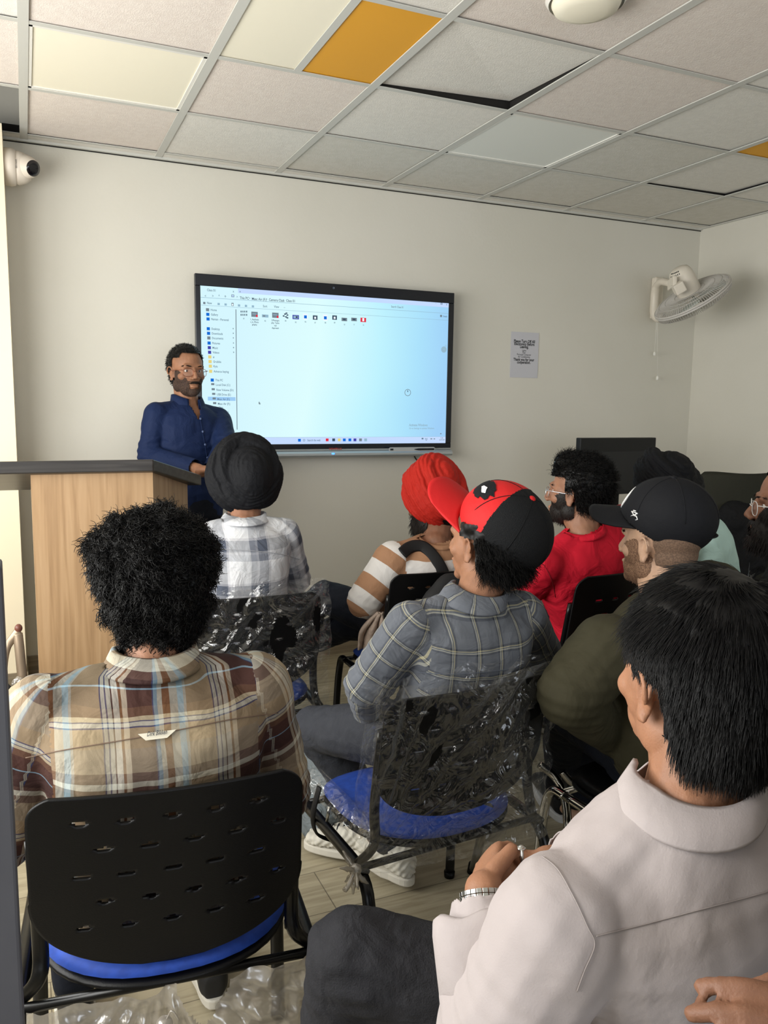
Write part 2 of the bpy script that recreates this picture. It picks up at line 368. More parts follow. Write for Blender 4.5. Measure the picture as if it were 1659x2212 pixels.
# ---- screen content
def emis(name, rgb, s=1.0):
    m = bpy.data.materials.new(name); m.use_nodes = True; t = m.node_tree; t.nodes.clear()
    e = t.nodes.new('ShaderNodeEmission'); o = t.nodes.new('ShaderNodeOutputMaterial')
    e.inputs[0].default_value = (*s2l(rgb), 1); e.inputs[1].default_value = s*.65; t.links.new(e.outputs[0], o.inputs[0]); return m
def screen_mat():
    # file-window background: cyan-white, viewing-angle shift to blue on the right painted into the emission
    m = emis('screen_background', (200, 240, 255)); t = m.node_tree; e = t.nodes['Emission']
    tc = t.nodes.new('ShaderNodeTexCoord'); sx = t.nodes.new('ShaderNodeSeparateXYZ'); n = t.nodes.new('ShaderNodeTexNoise'); n.inputs['Scale'].default_value = .9
    mr = t.nodes.new('ShaderNodeMapRange'); mr.inputs[1].default_value = sx0; mr.inputs[2].default_value = sx1
    ad = t.nodes.new('ShaderNodeMath'); ad.operation = 'MULTIPLY_ADD'; ad.inputs[1].default_value = .35
    cr = t.nodes.new('ShaderNodeValToRGB'); el = cr.color_ramp.elements
    el[0].position = .15; el[0].color = (*s2l((214, 247, 255)), 1); el[1].position = 1.0; el[1].color = (*s2l((160, 208, 248)), 1)
    for p, c in ((.42, (222, 254, 255)), (.68, (192, 243, 255)), (.85, (172, 226, 252))): x = el.new(p); x.color = (*s2l(c), 1)
    L = t.links.new; L(tc.outputs['Object'], sx.inputs[0]); L(tc.outputs['Object'], n.inputs['Vector']); L(sx.outputs[0], mr.inputs[0])
    L(n.outputs['Fac'], ad.inputs[0]); sb_ = t.nodes.new('ShaderNodeMath'); sb_.operation = 'SUBTRACT'; sb_.inputs[1].default_value = .17
    L(mr.outputs[0], ad.inputs[2]); L(ad.outputs[0], sb_.inputs[0]); L(sb_.outputs[0], cr.inputs[0]); L(cr.outputs[0], e.inputs[0]); return m
E_ = [screen_mat(), emis('ui_text', (96, 122, 142)), emis('ui_lilac', (198, 220, 255)), emis('ui_blue', (20, 110, 215)), emis('ui_line', (120, 170, 185)),
      emis('ui_grey', (120, 135, 145)), emis('ui_yellow', (232, 214, 130)), emis('ui_red', (225, 50, 70)), emis('ui_select', (160, 205, 245)), emis('ui_faint', (150, 185, 205)), emis('ui_white', (240, 250, 255)), emis('ui_ink', (62, 80, 100)), emis('ui_purple', (70, 70, 170))]
bm = bmesh.new(); box(bm, (sx0, YT+.002, szb), (sx1, YT+.012, szt), mi=0)
LV = [0]
def rect(a, b, mi, lv=1):      # pixel corners on the screen plane
    LV[0] += .00001; y = YT+.0018-.0002*lv-LV[0]*0; p, q = W(*a, Y=YT), W(*b, Y=YT)
    X0, X1 = max(min(p.x, q.x), sx0), min(max(p.x, q.x), sx1); Z0, Z1 = max(min(p.z, q.z), szb), min(max(p.z, q.z), szt)
    f = bm.faces.new([bm.verts.new(v) for v in ((X0, y, Z0), (X1, y, Z0), (X1, y, Z1), (X0, y, Z1))]); f.material_index = mi
def rz(xa, xb, za, zb, mi, lv=1):
    y = YT+.0018-.0002*lv
    f = bm.faces.new([bm.verts.new(v) for v in ((xa, y, za), (xb, y, za), (xb, y, zb), (xa, y, zb))]); f.material_index = mi
def ut(s, px, py, hgt, mi=1, bold=.0002, align='LEFT', wid=.80):
    hgt *= .88; p = W(px, py, Y=YT); text_into(bm, s, (p.x, YT+.0018-.0008, p.z-hgt*.35), (1, 0, 0), (0, 0, 1), hgt, mi, align, bold, wid=wid)
hz = szt
zT, zA, zB = W(605, 639, Y=YT).z, W(600, 653, Y=YT).z, W(600, 669, Y=YT).z
rz(sx0+.19, sx1, zT, hz, 2, .5)                     # title strip beside the tab
rz(sx0, sx1, zA-.001, zA+.001, 9, .6)
rz(sx0, sx1, zB-.001, zB+.0005, 9, .6)
rz(sx0, sx1, szb, szb+.036, 2, .5); rz(sx0, sx1, szb+.036, szb+.037, 9, .7)
a = W(508, 668, Y=YT); b = W(514, 928, Y=YT); rz((a.x+b.x)/2-.002, (a.x+b.x)/2+.002, b.z, a.z, 5)
ut('Class 01', 447, 626, .019); ut('x', 503, 629, .018); ut('+', 517, 630, .02)
for s, px in (('<', 442), ('>', 458), ('^', 472)): ut(s, px, 639, .02)
ut('o', 485, 639, .022); ut('>', 511, 641, .016); ut('This PC', 518, 643, .021, 11); ut('>', 538, 644, .016); ut('Maac Air (F:)', 544, 645, .021, 11)
ut('>', 575, 646, .016); ut('Camera Class', 581, 647, .021, 11); ut('>', 611, 648, .016); ut('Class 01', 618, 649, .021, 11)
rect((500, 636), (506, 642), 1); rect((501, 637), (505, 641), 2, 2)
ut('Search Class 01', 845, 662, .017, 5); ut('-', 941, 654, .018); ut('x', 964, 657, .02); rect((952, 654), (956, 658), 1); rect((953, 655), (955, 657), 2, 2)
ut('New', 447, 654, .018); rect((439, 652), (444, 657), 5); ut('Sort', 568, 661, .019); ut('View', 592, 662, .019); ut('...', 613, 662, .02); ut('Details', 957, 683, .014, 1); rect((951, 680), (955, 685), 5)
for px in (472, 487, 516, 531, 546): rect((px-2, 654+(px-470)*.07), (px+3, 659+(px-470)*.07), 9)
rect((500, 654), (505, 661), 5); rect((501, 656), (504, 660), 10, 2)
side = [('Home', 669, 5), ('Gallery', 679, 3), ('Naman - Personal', 689, 3), ('Desktop', 710, 3), ('Downloads', 720, 3), ('Documents', 730, 5), ('Pictures', 741, 3), ('Music', 751, 12),
        ('Videos', 761, 12), ('ai', 771, 6), ('Grubble', 781, 6), ('Kyiu', 791, 6), ('Advance keying', 802, 6), ('This PC', 821, 3), ('Local Disk (C:)', 831, 5), ('New Volume (D:)', 842, 5), ('USB Drive (E:)', 852, 5), ('Maac Air (F:)', 862, 5), ('Maac Air (F:)', 872, 5)]
rect((449, 857), (509, 866), 8, .5)
for i, (s, py, mi) in enumerate(side):
    o = 0 if i < 13 else 3+(i-13)*.5
    px = 449+i*.55
    rect((px-4+o, py-3.5), (px+3+o, py+(1 if i > 13 else 3.5)), mi); ut(s, px+6+o, py, .0175, 1)
    if 3 <= i <= 8: ut('*', 502+i*.2, py+1, .02, 11)
ut('Class', 472, 880, .016); ut('1_JPG', 484, 890, .014); ut('2025', 492, 920, .018, 11)
# file icons
ic = [(527, 677, 0), (550, 679, 1), (573, 682, 2), (595, 681, 1), (617, 682, 3), (639, 685, 4), (660, 684, 5), (681, 686, 6), (703, 686, 5), (723, 686, 7), (744, 690, 8), (765, 690, 9), (785, 691, 10)]
for px, py, k in ic:
    if k == 0:
        for a in range(4):
            for b in range(2): rect((px-7+a*4, py-6+b*7), (px-5+a*4, py-2+b*7), 11)
    elif k == 1: rect((px-7, py-6), (px+7, py+6), 5); rect((px-5, py-2), (px+4, py), 9, 2); rect((px+3, py+1), (px+7, py+6), 7, 2)
    elif k == 2: rect((px-7, py-3), (px+7, py+4), 9); rect((px-5, py-1), (px, py+2), 5, 2)
    elif k == 3:
        for a, b in ((-5, 0), (-2, -4), (1, -6), (3, -2), (0, 2), (3, 4)): rect((px+a-1, py+b-1), (px+a+3, py+b+2), 11)
    elif k == 4: rect((px-7, py-5), (px+7, py+5), 12); rect((px-5, py-3), (px+5, py+3), 9, 2); rect((px, py-2), (px+4, py+2), 11, 3)
    elif k == 5: rect((px-5, py-7), (px+5, py+7), 10); rect((px-3, py-3), (px+3, py+4), 3, 2)
    elif k in (6, 7): rect((px-5, py-5), (px+5, py+5), 11); rect((px-2, py-2), (px+2, py+3), 10, 2)
    elif k in (8, 9): rect((px-6, py-4), (px+6, py+4), 5); rect((px-3, py-2), (px+3, py+2), 11, 2)
    else: rect((px-6, py-5), (px+6, py+5), 7); rect((px-2, py-4), (px+2, py+3), 10, 2)
for j, (px, py, k) in enumerate(ic):
    if k == 1:
        for q, s in enumerate(('1_Aesthetic', 's_in_Photo', 'graphy') if j == 1 else ('2.Photogra', 'phy- Techn', 'ical', 'Approach')): ut(s, px, py+11+q*5.5, .0135, 11, align='CENTER')
    else: ut('%02d' % (j if j else 1), px, py+11, .012, 1, align='CENTER')
def ring(px, py, r, mi, w_=.003):
    p = W(px, py, Y=YT); y = YT+.001; n = 28
    a = [bm.verts.new((p.x+r*math.cos(2*PI*k/n), y, p.z+r*math.sin(2*PI*k/n))) for k in range(n)]; b = [bm.verts.new((p.x+(r-w_)*math.cos(2*PI*k/n), y, p.z+(r-w_)*math.sin(2*PI*k/n))) for k in range(n)]
    for k in range(n): f = bm.faces.new((a[k], a[(k+1) % n], b[(k+1) % n], b[k])); f.material_index = mi
ring(881, 848, .0195, 5); rect((880.3, 843), (881.8, 847), 11)
ring(959, 755, .0175, 9, .016); ring(963, 747, .005, 9, .0015)
rect((559, 868), (561, 873), 5); rect((561, 870), (562.5, 874), 5)
ut('Activate Windows', 884, 918, .022, 9, .0006); ut('Go to Settings to activate Windows.', 884, 925, .0155, 9, .0003)
# task bar
for px, mi in ((647, 3), (707, 7), (721, 11), (733, 6), (744, 3), (756, 3), (767, 12), (779, 5), (790, 9)):
    d = 0 if px < 700 else .8
    rect((px-3, 951-d-3), (px+3, 951-d+3), mi)
ut('Search the web', 664, 951, .017, 1); ring(657, 951, .006, 1, .002)
ut('ENG', 921, 948, .012, 1, align='CENTER'); ut('IN', 921, 951, .010, 1, align='CENTER'); rect((911, 946), (915, 949), 1); rect((930, 947), (934, 949), 5); rect((937, 947), (940, 949), 5)
ut('11:38', 957, 946, .011, 5, align='RIGHT'); ut('26-07-2025', 961, 950, .011, 5, align='RIGHT'); rect((951, 936), (954, 938), 5)
obj('screen', bm, E_, tv)
# cable under the display
bm = bmesh.new(); tube(bm, smoothpath([(W(895, 985, Y=YB-.02).x-.01, YB-.015, ztray+.02), W(897, 989, Y=YB-.015), W(905, 1000, Y=YB-.02), W(925, 1030, Y=YB-.02), W(940, 1100, Y=YB-.02)], 5), .004, 6)
tag(obj('power_cable', bm, mat('cable_black', (15, 15, 15), .5)), 'thin black cable hanging below the display tray', 'cable')
# ------------------------------------------------------------------ notice on the wall
a, b = W(1104, 716, Y=YB), W(1164, 718, Y=YB); c = W(1101, 815, Y=YB)
nx0, nx1, nzt, nzb = a.x, b.x, a.z, c.z
t = thing('wall_notice', 'white printed notice about turning off electronics taped to the wall', 'notice', ((nx0+nx1)/2, YB, (nzt+nzb)/2))
bm = bmesh.new(); box(bm, (nx0, YB-.003, nzb), (nx1, YB-.001, nzt)); obj('paper', bm, mat('paper', (196, 196, 202), .8), t)
bm = bmesh.new(); mx = (nx0+nx1)/2; H = nzt-nzb
for s, fz, sz, bd in (('Please Turn Off All', .23, .0245, .0007), ('Electronics Before', .29, .0245, .0007), ('Leaving.', .35, .0245, .0007), ('Lights', .42, .016, 0), ('Fans', .465, .016, 0), ('Personal Computer', .51, .016, 0), ('Air Conditioning', .56, .016, 0), ('Thank you for your', .63, .0235, .0007), ('cooperation.', .69, .0235, .0007)):
    text_into(bm, s, (mx-.004, YB-.0036, nzt-H*fz), (1, 0, 0), (0, 0, 1), sz, 0, 'CENTER', bd, wid=.8)
obj('print', bm, mat('print_ink', (38, 40, 42), .7), t)
# ------------------------------------------------------------------ wall fan
A = (RT*.57-UP*.82)*.94+FW*.30; A.normalize()          # direction the fan blows
fc = P(1494, 641, 4.75)
t = thing('wall_fan', 'white oscillating wall fan tilted down in the right corner', 'fan', W(1415, 650, Y=YB))
m_fan = mat('fan_ivory', (222, 214, 200), .35); m_cage = mat('cage_grey', (196, 192, 186), .4)
gx = RT-A*RT.dot(A); gx.normalize(); gy = A.cross(gx)
Mf = basis(fc, gx, gy, A)
mo = fc-A*.17
bm = bmesh.new(); lathe(bm, [(0, -.03), (.03, -.028), (.055, -.015), (.066, .01), (.07, .04), (.07, .13), (.06, .15), (0, .15)], Matrix.Translation(-A*.165) @ Mf, 30); motor = obj('motor_housing', bm, m_fan, t, True)
bm = bmesh.new()
for k in range(7):
    a = -.5+k*.17; d = Vector((math.cos(a+2.4), math.sin(a+2.4), 0))
    tube(bm, [Mf @ (d*.045+Vector((0, 0, -.186))), Mf @ (d*.060+Vector((0, 0, -.168)))], .0032, 5)
obj('vent_slot', bm, m_bez, motor)
RG = .225
bm = bmesh.new()
for z, r in ((0, RG), (.012, RG)): tube(bm, [Mf @ Vector((r*math.cos(2*PI*k/48), r*math.sin(2*PI*k/48), z)) for k in range(48)], .0062, 6, closed=True)
for k in range(96):
    a = 2*PI*k/96; d = Vector((math.cos(a), math.sin(a), 0))
    tube(bm, [Mf @ (d*.05+Vector((0, 0, -.03))), Mf @ (d*.13+Vector((0, 0, -.032))), Mf @ (d*.2+Vector((0, 0, -.022))), Mf @ (d*RG)], .0016, 4, cap=False)
    tube(bm, [Mf @ (d*RG+Vector((0, 0, .01))), Mf @ (d*(RG-.004)+Vector((0, 0, .038))), Mf @ (d*.17+Vector((0, 0, .06))), Mf @ (d*.05+Vector((0, 0, .066)))], .0016, 4, cap=False)
for r, z in ((.09, -.033), (.15, -.03), (.19, -.025)): tube(bm, [Mf @ Vector((r*math.cos(2*PI*k/40), r*math.sin(2*PI*k/40), z)) for k in range(40)], .0018, 4, closed=True)
obj('guard', bm, m_cage, t)
bm = bmesh.new(); lathe(bm, [(0, -.02), (.04, -.018), (.042, .02), (.02, .03), (0, .032)], Mf, 20); hub = obj('hub', bm, m_fan, t)
bm = bmesh.new()
for k in range(3):
    a0 = 2*PI*k/3
    g0 = [[None]*7 for _ in range(7)]
    for i in range(7):
        for j in range(7):
            r = .03+.165*i/6; a = a0+(-.55+1.1*j/6)*(1-.2*(i/6)); z = .016*(j/3-1)
            g0[i][j] = bm.verts.new(Mf @ Vector((r*math.cos(a), r*math.sin(a), z+.005)))
    for i in range(6):
        for j in range(6): bm.faces.new((g0[i][j], g0[i+1][j], g0[i+1][j+1], g0[i][j+1]))
o = obj('blade', bm, mat('blade_translucent', (190, 196, 190), .3), t, True); md = o.modifiers.new('s', 'SOLIDIFY'); md.thickness = .002
# arm and bracket
bm = bmesh.new(); b0, b1 = W(1413, 598, Y=YB-.02), W(1413, 688, Y=YB-.02)
path = smoothpath([W(1447, 612, Y=4.02), W(1428, 609, Y=4.10), W(1417, 622, Y=4.17), W(1414, 650, Y=4.19), W(1413, 676, Y=4.19), W(1420, 687, Y=4.17), W(1430, 687, Y=4.13)], 6)
tube(bm, path, [.022]*12+[.027]*(len(path)-12), 12); obj('arm', bm, m_fan, t, True)
bm = bmesh.new(); box(bm, (W(1413, 650, Y=YB).x-.035, YB-.045, W(1413, 690, Y=YB).z), (W(1413, 650, Y=YB).x+.035, YB-.001, W(1413, 600, Y=YB).z)); obj('wall_bracket', bm, m_fan, t, bevel=.01)
bm = bmesh.new(); box(bm, (-.03, -.03, -.03), (.03, .03, .03), basis(P(1466, 622, 4.62), gx, gy, A)); box(bm, (-.012, -.03, -.05), (.012, .03, .05), basis(P(1452, 612, 4.66), RT, UP, FW)); obj('knuckle', bm, m_fan, t, bevel=.006)
m_cord = mat('cord_white', (232, 230, 222), .5)
for (p0, p1, p2) in (((1418, 700), (1414, 760), (1414, 768)), ((1420, 700), (1420, 812), (1420, 821))):
    a, b, c = (W(*q, Y=4.19) for q in (p0, p1, p2))
    bm = bmesh.new(); tube(bm, [a+Vector((0, 0, .06)), a, b], .0012, 5); cd = obj('pull_cord', bm, m_cord, t)
    bm = bmesh.new(); tube(bm, [b, (b+c)/2, c], [.006, .009, .009], 8); obj('cord_knob', bm, m_cord, cd)
# ------------------------------------------------------------------ security camera on the column side
c0 = W(9, 360, X=-.043); c0 = Vector((-.043, 4.09, W(14, 360, Y=4.09).z))
t = thing('security_camera', 'white turret security camera fixed high on the left column', 'security camera', c0)
Mc = basis(c0, (0, 0, 1), (0, 1, 0), (1, 0, 0)); Mc = basis(c0, (0, 1, 0), (0, 0, 1), (1, 0, 0))
m_cctv = mat('cctv_white', (220, 210, 196), .4)
bm = bmesh.new(); lathe(bm, [(0, 0), (.078, 0), (.08, .03), (.076, .045), (.07, .05), (0, .05)], Mc, 32); obj('mounting_base', bm, m_cctv, t, True)
bm = bmesh.new(); lathe(bm, [(.069, .05), (.072, .06), (.062, .09), (.045, .11), (0, .115)], Mc, 32); obj('collar', bm, m_cctv, t, True)
bc = c0+Vector((.085, -.02, .005)); ld = Vector((.55, -.75, -.25)).normalized(); lx, ly = frame_at(ld)
bm = bmesh.new(); lathe(bm, [(0, -.04), (.035, -.035), (.052, 0), (.046, .03), (.036, .055), (.034, .058)], basis(bc, lx, ly, ld), 28); obj('ball', bm, m_cctv, t, True)
bm = bmesh.new(); lathe(bm, [(.0345, .054), (.034, .059), (.02, .063), (0, .064)], basis(bc, lx, ly, ld), 28); lens = obj('lens', bm, mat('lens_black', (12, 12, 18), .08, .6), t, True)
bm = bmesh.new(); text_into(bm, 'alhua', c0+Vector((.052, -.073, -.02)), (0, 0, 1), (-1, 0, 0), .018, bold=.0003); obj('logo', bm, mat('logo_grey', (120, 115, 110), .6), t)
# ------------------------------------------------------------------ lectern
YPF = 3.15
fl, fr = W(66, 1030, Y=YPF+.03), W(330, 1030, Y=YPF)
zt1 = W(328, 992, Y=YPF-.03).z; LX0 = W(88, 1400, Y=YPF).x-.0; LX0 = fl.x; LX1 = fr.x
bk = W(405, 1060, Y=3.50); pb = W(435, 1026, Y=3.53)
print('lectern', LX0, LX1, zt1, bk, pb)
t = thing('lectern', 'oak-veneer lectern with a dark sloping top beside the presenter', 'lectern', ((LX0+LX1)/2, YPF, 0))
zs = pb.z+.0; th = .045
def quad_solid(bm, pts, n): prism(bm, pts, n)
bm = bmesh.new(); prism(bm, [(LX0, YPF, 0), (LX1, YPF, 0), (LX1, YPF, zt1-th), (LX0, YPF, zt1-th)], (0, .018, 0)); obj('front_panel', bm, m_oak, t)
zb_ = zs-.03
bm = bmesh.new(); prism(bm, [(LX1, YPF+.001, 0), (bk.x, bk.y, 0), (bk.x, bk.y, zb_), (LX1, YPF+.001, zt1-th)], (-.018, .006, 0)); obj('side_panel', bm, m_oak, t)
lbx = LX0
bm = bmesh.new(); prism(bm, [(LX0, YPF+.001, 0), (lbx, bk.y, 0), (lbx, bk.y, zb_), (LX0, YPF+.001, zt1-th)], (.018, .006, 0)); obj('side_panel', bm, m_oak, t)
bm = bmesh.new(); prism(bm, [(LX0, YPF+.02, .55), (LX1, YPF+.02, .55), (bk.x-.02, bk.y-.02, .55), (lbx+.02, bk.y-.02, .55)], (0, 0, .018)); obj('shelf', bm, m_oak, t)
ov = W(328, 992, Y=YPF-.03)
tl = Vector((LX0-.16, YPF-.03, zt1)); tr_ = Vector((ov.x+.005, YPF-.03, zt1)); br_ = Vector((pb.x, pb.y, zs)); bl_ = Vector((lbx-.16, pb.y, zs))
bm = bmesh.new(); prism(bm, [tl, tr_, br_, bl_], (0, 0, -th)); obj('top', bm, m_black_wood, t, bevel=.004)
# ------------------------------------------------------------------ figure tools
def mkmesh(bm, voxel, smooth=2, sculpt=None, name='m'):
    """union of overlapping closed shapes -> one continuous surface (numpy-sculpted afterwards)"""
    me = bpy.data.meshes.new(name); bmesh.ops.recalc_face_normals(bm, faces=bm.faces); bm.to_mesh(me); bm.free()
    o = bpy.data.objects.new(name, me); COL.objects.link(o)
    r = o.modifiers.new('r', 'REMESH'); r.mode = 'VOXEL'; r.voxel_size = voxel; r.use_smooth_shade = True
    if smooth: s = o.modifiers.new('s', 'SMOOTH'); s.factor = .6; s.iterations = smooth
    dg = bpy.context.evaluated_depsgraph_get(); dg.update()
    out = bpy.data.meshes.new_from_object(o.evaluated_get(dg))
    bpy.data.objects.remove(o); bpy.data.meshes.remove(me)
    for p in out.polygons: p.use_smooth = True
    return out
def getco(me):
    a = np.empty(len(me.vertices)*3, np.float32); me.vertices.foreach_get('co', a); return a.reshape(-1, 3).astype(float)
def getno(me):
    a = np.empty(len(me.vertices)*3, np.float32); me.vertices.foreach_get('normal', a); return a.reshape(-1, 3).astype(float)
def setco(me, c): me.vertices.foreach_set('co', c.astype(np.float32).ravel()); me.update()
def nz3(c, sc, seed=0, aniso=(1, 1, 1)):
    """noise per vertex, -1..1"""
    s = Vector((seed*7.3, seed*3.1, seed*1.7)); k = np.array(aniso)*sc
    cc = c*k
    return np.array([noise.noise(Vector(p)+s) for p in cc])
def ball(bm, c, r, M=None, seg=16):
    if not isinstance(r, (tuple, list)): r = (r, r, r)
    mt = (M or Matrix.Identity(4)) @ Matrix.Translation(Vector(c)) @ Matrix.Diagonal((*r, 1))
    bmesh.ops.create_uvsphere(bm, u_segments=seg, v_segments=max(8, seg//2+2), radius=1, matrix=mt)
def cone(bm, p0, r0, p1, r1, M=None, flat=1, upv=(0, 0, 1), seg=14):
    """tapered limb with round ends"""
    p0, p1 = Vector(p0), Vector(p1)
    if M: p0, p1 = M @ p0, M @ p1
    L = (p1-p0).length; d = (p1-p0)/max(L, 1e-6); n = 5; pts, rr = [], []
    for k in range(n):
        a = PI/2*k/n; pts.append(p0-d*(r0*math.cos(a))); rr.append(max(r0*math.sin(a), r0*.08))
    m = 6
    for k in range(m+1): t = k/m; pts.append(p0.lerp(p1, t)); rr.append(r0+(r1-r0)*t)
    for k in range(n-1, -1, -1): a = PI/2*k/n; pts.append(p1+d*(r1*math.cos(a))); rr.append(max(r1*math.sin(a), r1*.08))
    tube(bm, pts, rr, seg, ry=flat, upv=upv)
def sections(bm, st, seg=24, power=2.0):
    """closed loft: stations (centre, half width, half depth, x axis, y axis)"""
    rings = []
    for c, hw, hd, x, y in st:
        c = Vector(c); x = Vector(x).normalized(); y = Vector(y).normalized(); ring = []
        for k in range(seg):
            a = 2*PI*k/seg; ca, sa = math.cos(a), math.sin(a)
            ring.append(bm.verts.new(c+x*(hw*math.copysign(abs(ca)**(2/power), ca))+y*(hd*math.copysign(abs(sa)**(2/power), sa))))
        rings.append(ring)
    for A, B in zip(rings, rings[1:]):
        for k in range(seg): bm.faces.new((A[k], A[(k+1) % seg], B[(k+1) % seg], B[k]))
    bm.faces.new(rings[0][::-1]); bm.faces.new(rings[-1])
def hand(bm, wr, d, n, s=1.0, side=1, curl=.5, spread=1.0, thumb=.5, fat=1.0):
    """wr wrist, d towards fingers, n back of the hand, side +1 thumb on x=d x n side. Five bent fingers."""
    d = Vector(d).normalized(); n = Vector(n); n = (n-d*n.dot(d)).normalized(); x = d.cross(n)*side
    wr = Vector(wr); tips = []
    sections(bm, [(wr-d*.02*s, .026*s, .019*s, x, n), (wr+d*.01*s, .029*s, .019*s, x, n), (wr+d*.045*s, .039*s, .0175*s, x, n), (wr+d*.08*s, .042*s, .015*s, x, n), (wr+d*.098*s, .039*s, .011*s, x, n)], 16)
    for off, L, ro in ((.031, .072, .0088), (.010, .081, .0092), (-.011, .076, .0088), (-.031, .058, .0078)):
        b = wr+d*(.088-.10*abs(off-.008)*.6)*s+x*off*s; dr = (d+x*off*2.0*spread).normalized(); a = 0
        p = b
        for f, cl in ((.45, .75), (.30, 1.1), (.25, .8)):
            a += curl*cl
            dd = (dr*math.cos(a)-n*math.sin(a)).normalized(); q = p+dd*L*f*s
            cone(bm, p, ro*s*fat, q, ro*.92*s*fat, seg=10); ro *= .93; p = q
        tips.append(p)
    b = wr+d*.022*s+x*.026*s; dd = (d*.65+x*.75-n*.25).normalized(); q = b+dd*.042*s; cone(bm, b, .0155*s, q, .0115*s, seg=10)
    dd2 = (d*(.85)+x*(.45-thumb)-n*(.15+.5*thumb)).normalized(); q2 = q+dd2*.032*s; cone(bm, q, .0115*s, q2, .0098*s, seg=10)
    dd3 = (d*(.8)+x*(.15-thumb)-n*(.2+.6*thumb)).normalized(); q3 = q2+dd3*.024*s; cone(bm, q2, .0098*s, q3, .0082*s, seg=10)
    return tips
def HM(c, yaw, pitch=0, roll=0, s=1.0):
    """head frame: x right of the person, y face, z up; yaw 0 looks along +y, positive turns left"""
    return Matrix.Translation(Vector(c)) @ Matrix.Rotation(yaw, 4, 'Z') @ Matrix.Rotation(pitch, 4, 'X') @ Matrix.Rotation(roll, 4, 'Y') @ Matrix.Diagonal((s, s, s, 1))
def head_shapes(bm, M, ears=True):
    ball(bm, (0, -.014, .034), (.077, .096, .086), M, 28)
    ball(bm, (0, .028, -.012), (.068, .064, .082), M, 24)
    ball(bm, (0, .040, -.058), (.052, .050, .048), M, 20)
    ball(bm, (0, .030, -.075), (.050, .048, .030), M, 20)
    ball(bm, (0, .076, -.094), (.022, .017, .017), M)
    for s in (-1, 1):
        ball(bm, (s*.044, .054, -.022), (.022, .024, .02), M)
        ball(bm, (s*.047, .005, -.062), (.017, .034, .030), M)      # jaw corner
        ball(bm, (s*.0125, .101, -.031), (.0085, .010, .0075), M, 12)
    cone(bm, (0, .086, .012), .0085, (0, .108, -.024), .0105, M)
    cone(bm, (-.036, .076, .024), .0125, (.036, .076, .024), .0125, M)
    for s in (-1, 1): ball(bm, (s*.031, .0665, .0105), (.0150, .0130, .0078), M, 14); ball(bm, (s*.031, .0655, -.0075), (.0140, .0120, .0052), M, 12)
    ball(bm, (0, .0915, -.0575), (.024, .0085, .0062), M, 12); ball(bm, (0, .0895, -.0685), (.020, .0095, .0078), M, 12)
    if ears:
        for s in (-1, 1):
            T_ = M @ Matrix.Translation((s*.075, -.004, -.010)) @ Matrix.Rotation(s*.42, 4, 'Z') @ Matrix.Rotation(.12, 4, 'X')
            pts = [T_ @ Vector((s*(.006+.004*math.sin(a)), .017*math.cos(a)*(1 if math.sin(a) > 0 else .8), .031*math.sin(a))) for a in [(-100+k*24)*PI/180 for k in range(-1, 13)]]
            tube(bm, pts, [.0050]+[.0042]*12+[.0035], 8)
            ball(bm, (s*-.002, .0, -.004), (.0052, .013, .024), T_, 12)                # concha
            ball(bm, (s*.004, .004, -.026), (.0045, .009, .0095), T_, 12)              # lobe
            ball(bm, (s*.004, .013, -.004), (.004, .004, .006), T_, 10)                # tragus
def face_sculpt(me, M):
    Mi = np.array(M.inverted()); c = getco(me); L = c @ Mi[:3, :3].T+Mi[:3, 3]; sc = M.to_scale()[0]
    d = np.zeros_like(L)
    for s in (-1, 1):
        g = np.exp(-(((L[:, 0]-s*.031)/.0150)**2+((L[:, 2]-.003)/.0095)**2))*(L[:, 1] > .04); d[:, 1] -= .0075*g
        g = np.exp(-(((L[:, 0]-s*.031)/.0165)**2+((L[:, 2]+.0085)/.0035)**2))*(L[:, 1] > .04); d[:, 1] += .0025*g
        g = np.exp(-(((L[:, 0]-s*.006)/.0035)**2+((L[:, 2]+.0385)/.003)**2))*(L[:, 1] > .08); d[:, 2] += .003*g
    g = np.exp(-((L[:, 0]/.019)**2+((L[:, 2]+.0628)/.0016)**2))*(L[:, 1] > .07); d[:, 1] -= .0045*g      # mouth line
    g = np.exp(-((L[:, 0]/.005)**2+((L[:, 2]+.047)/.006)**2))*(L[:, 1] > .07); d[:, 1] -= .0012*g
    Mr = np.array(M)[:3, :3]; c += d @ Mr.T; setco(me, c)
    return L
def skin_mat(name, rgb, lip=(150, 92, 84)):
    m = mat(name, rgb, .52, .35, nz=(30, tuple(int(v*.93) for v in rgb)), bump=(350, .12))
    b = m.node_tree.nodes['Principled BSDF']; b.inputs['Subsurface Weight'].default_value = .12; b.inputs['Subsurface Radius'].default_value = (.01, .004, .002); b.inputs['Subsurface Scale'].default_value = .6
    return m
m_hair = mat('black_hair', (9, 8, 8), .45, .22)
m_beard = mat('dark_beard', (24, 19, 16), .6, .3)
m_eye = mat('eye_white', (205, 198, 190), .2); m_iris = mat('eye_iris', (32, 20, 14), .1, .6)
def strand(bm, p, d, L, r, n, wave, rnd, grav=(0, 0, -1), gk=.3, coil=0, sides=3):
    """one lock of hair"""
    p = Vector(p); d = Vector(d).normalized(); pts = [p.copy()]; ax = d.orthogonal().normalized(); ay = d.cross(ax); ph = rnd.random()*6.28
    for k in range(n):
        t = (k+1)/n
        d = (d+Vector(grav)*gk/n+Vector((rnd.gauss(0, wave), rnd.gauss(0, wave), rnd.gauss(0, wave)))).normalized()
        p = p+d*L/n; q = p.copy()
        if coil: q += (ax*math.cos(ph+t*coil*6.28)+ay*math.sin(ph+t*coil*6.28))*(r*2.6)
        pts.append(q)
    tube(bm, pts, [r*(1-.75*k/n) for k in range(n+1)], sides, cap=False)
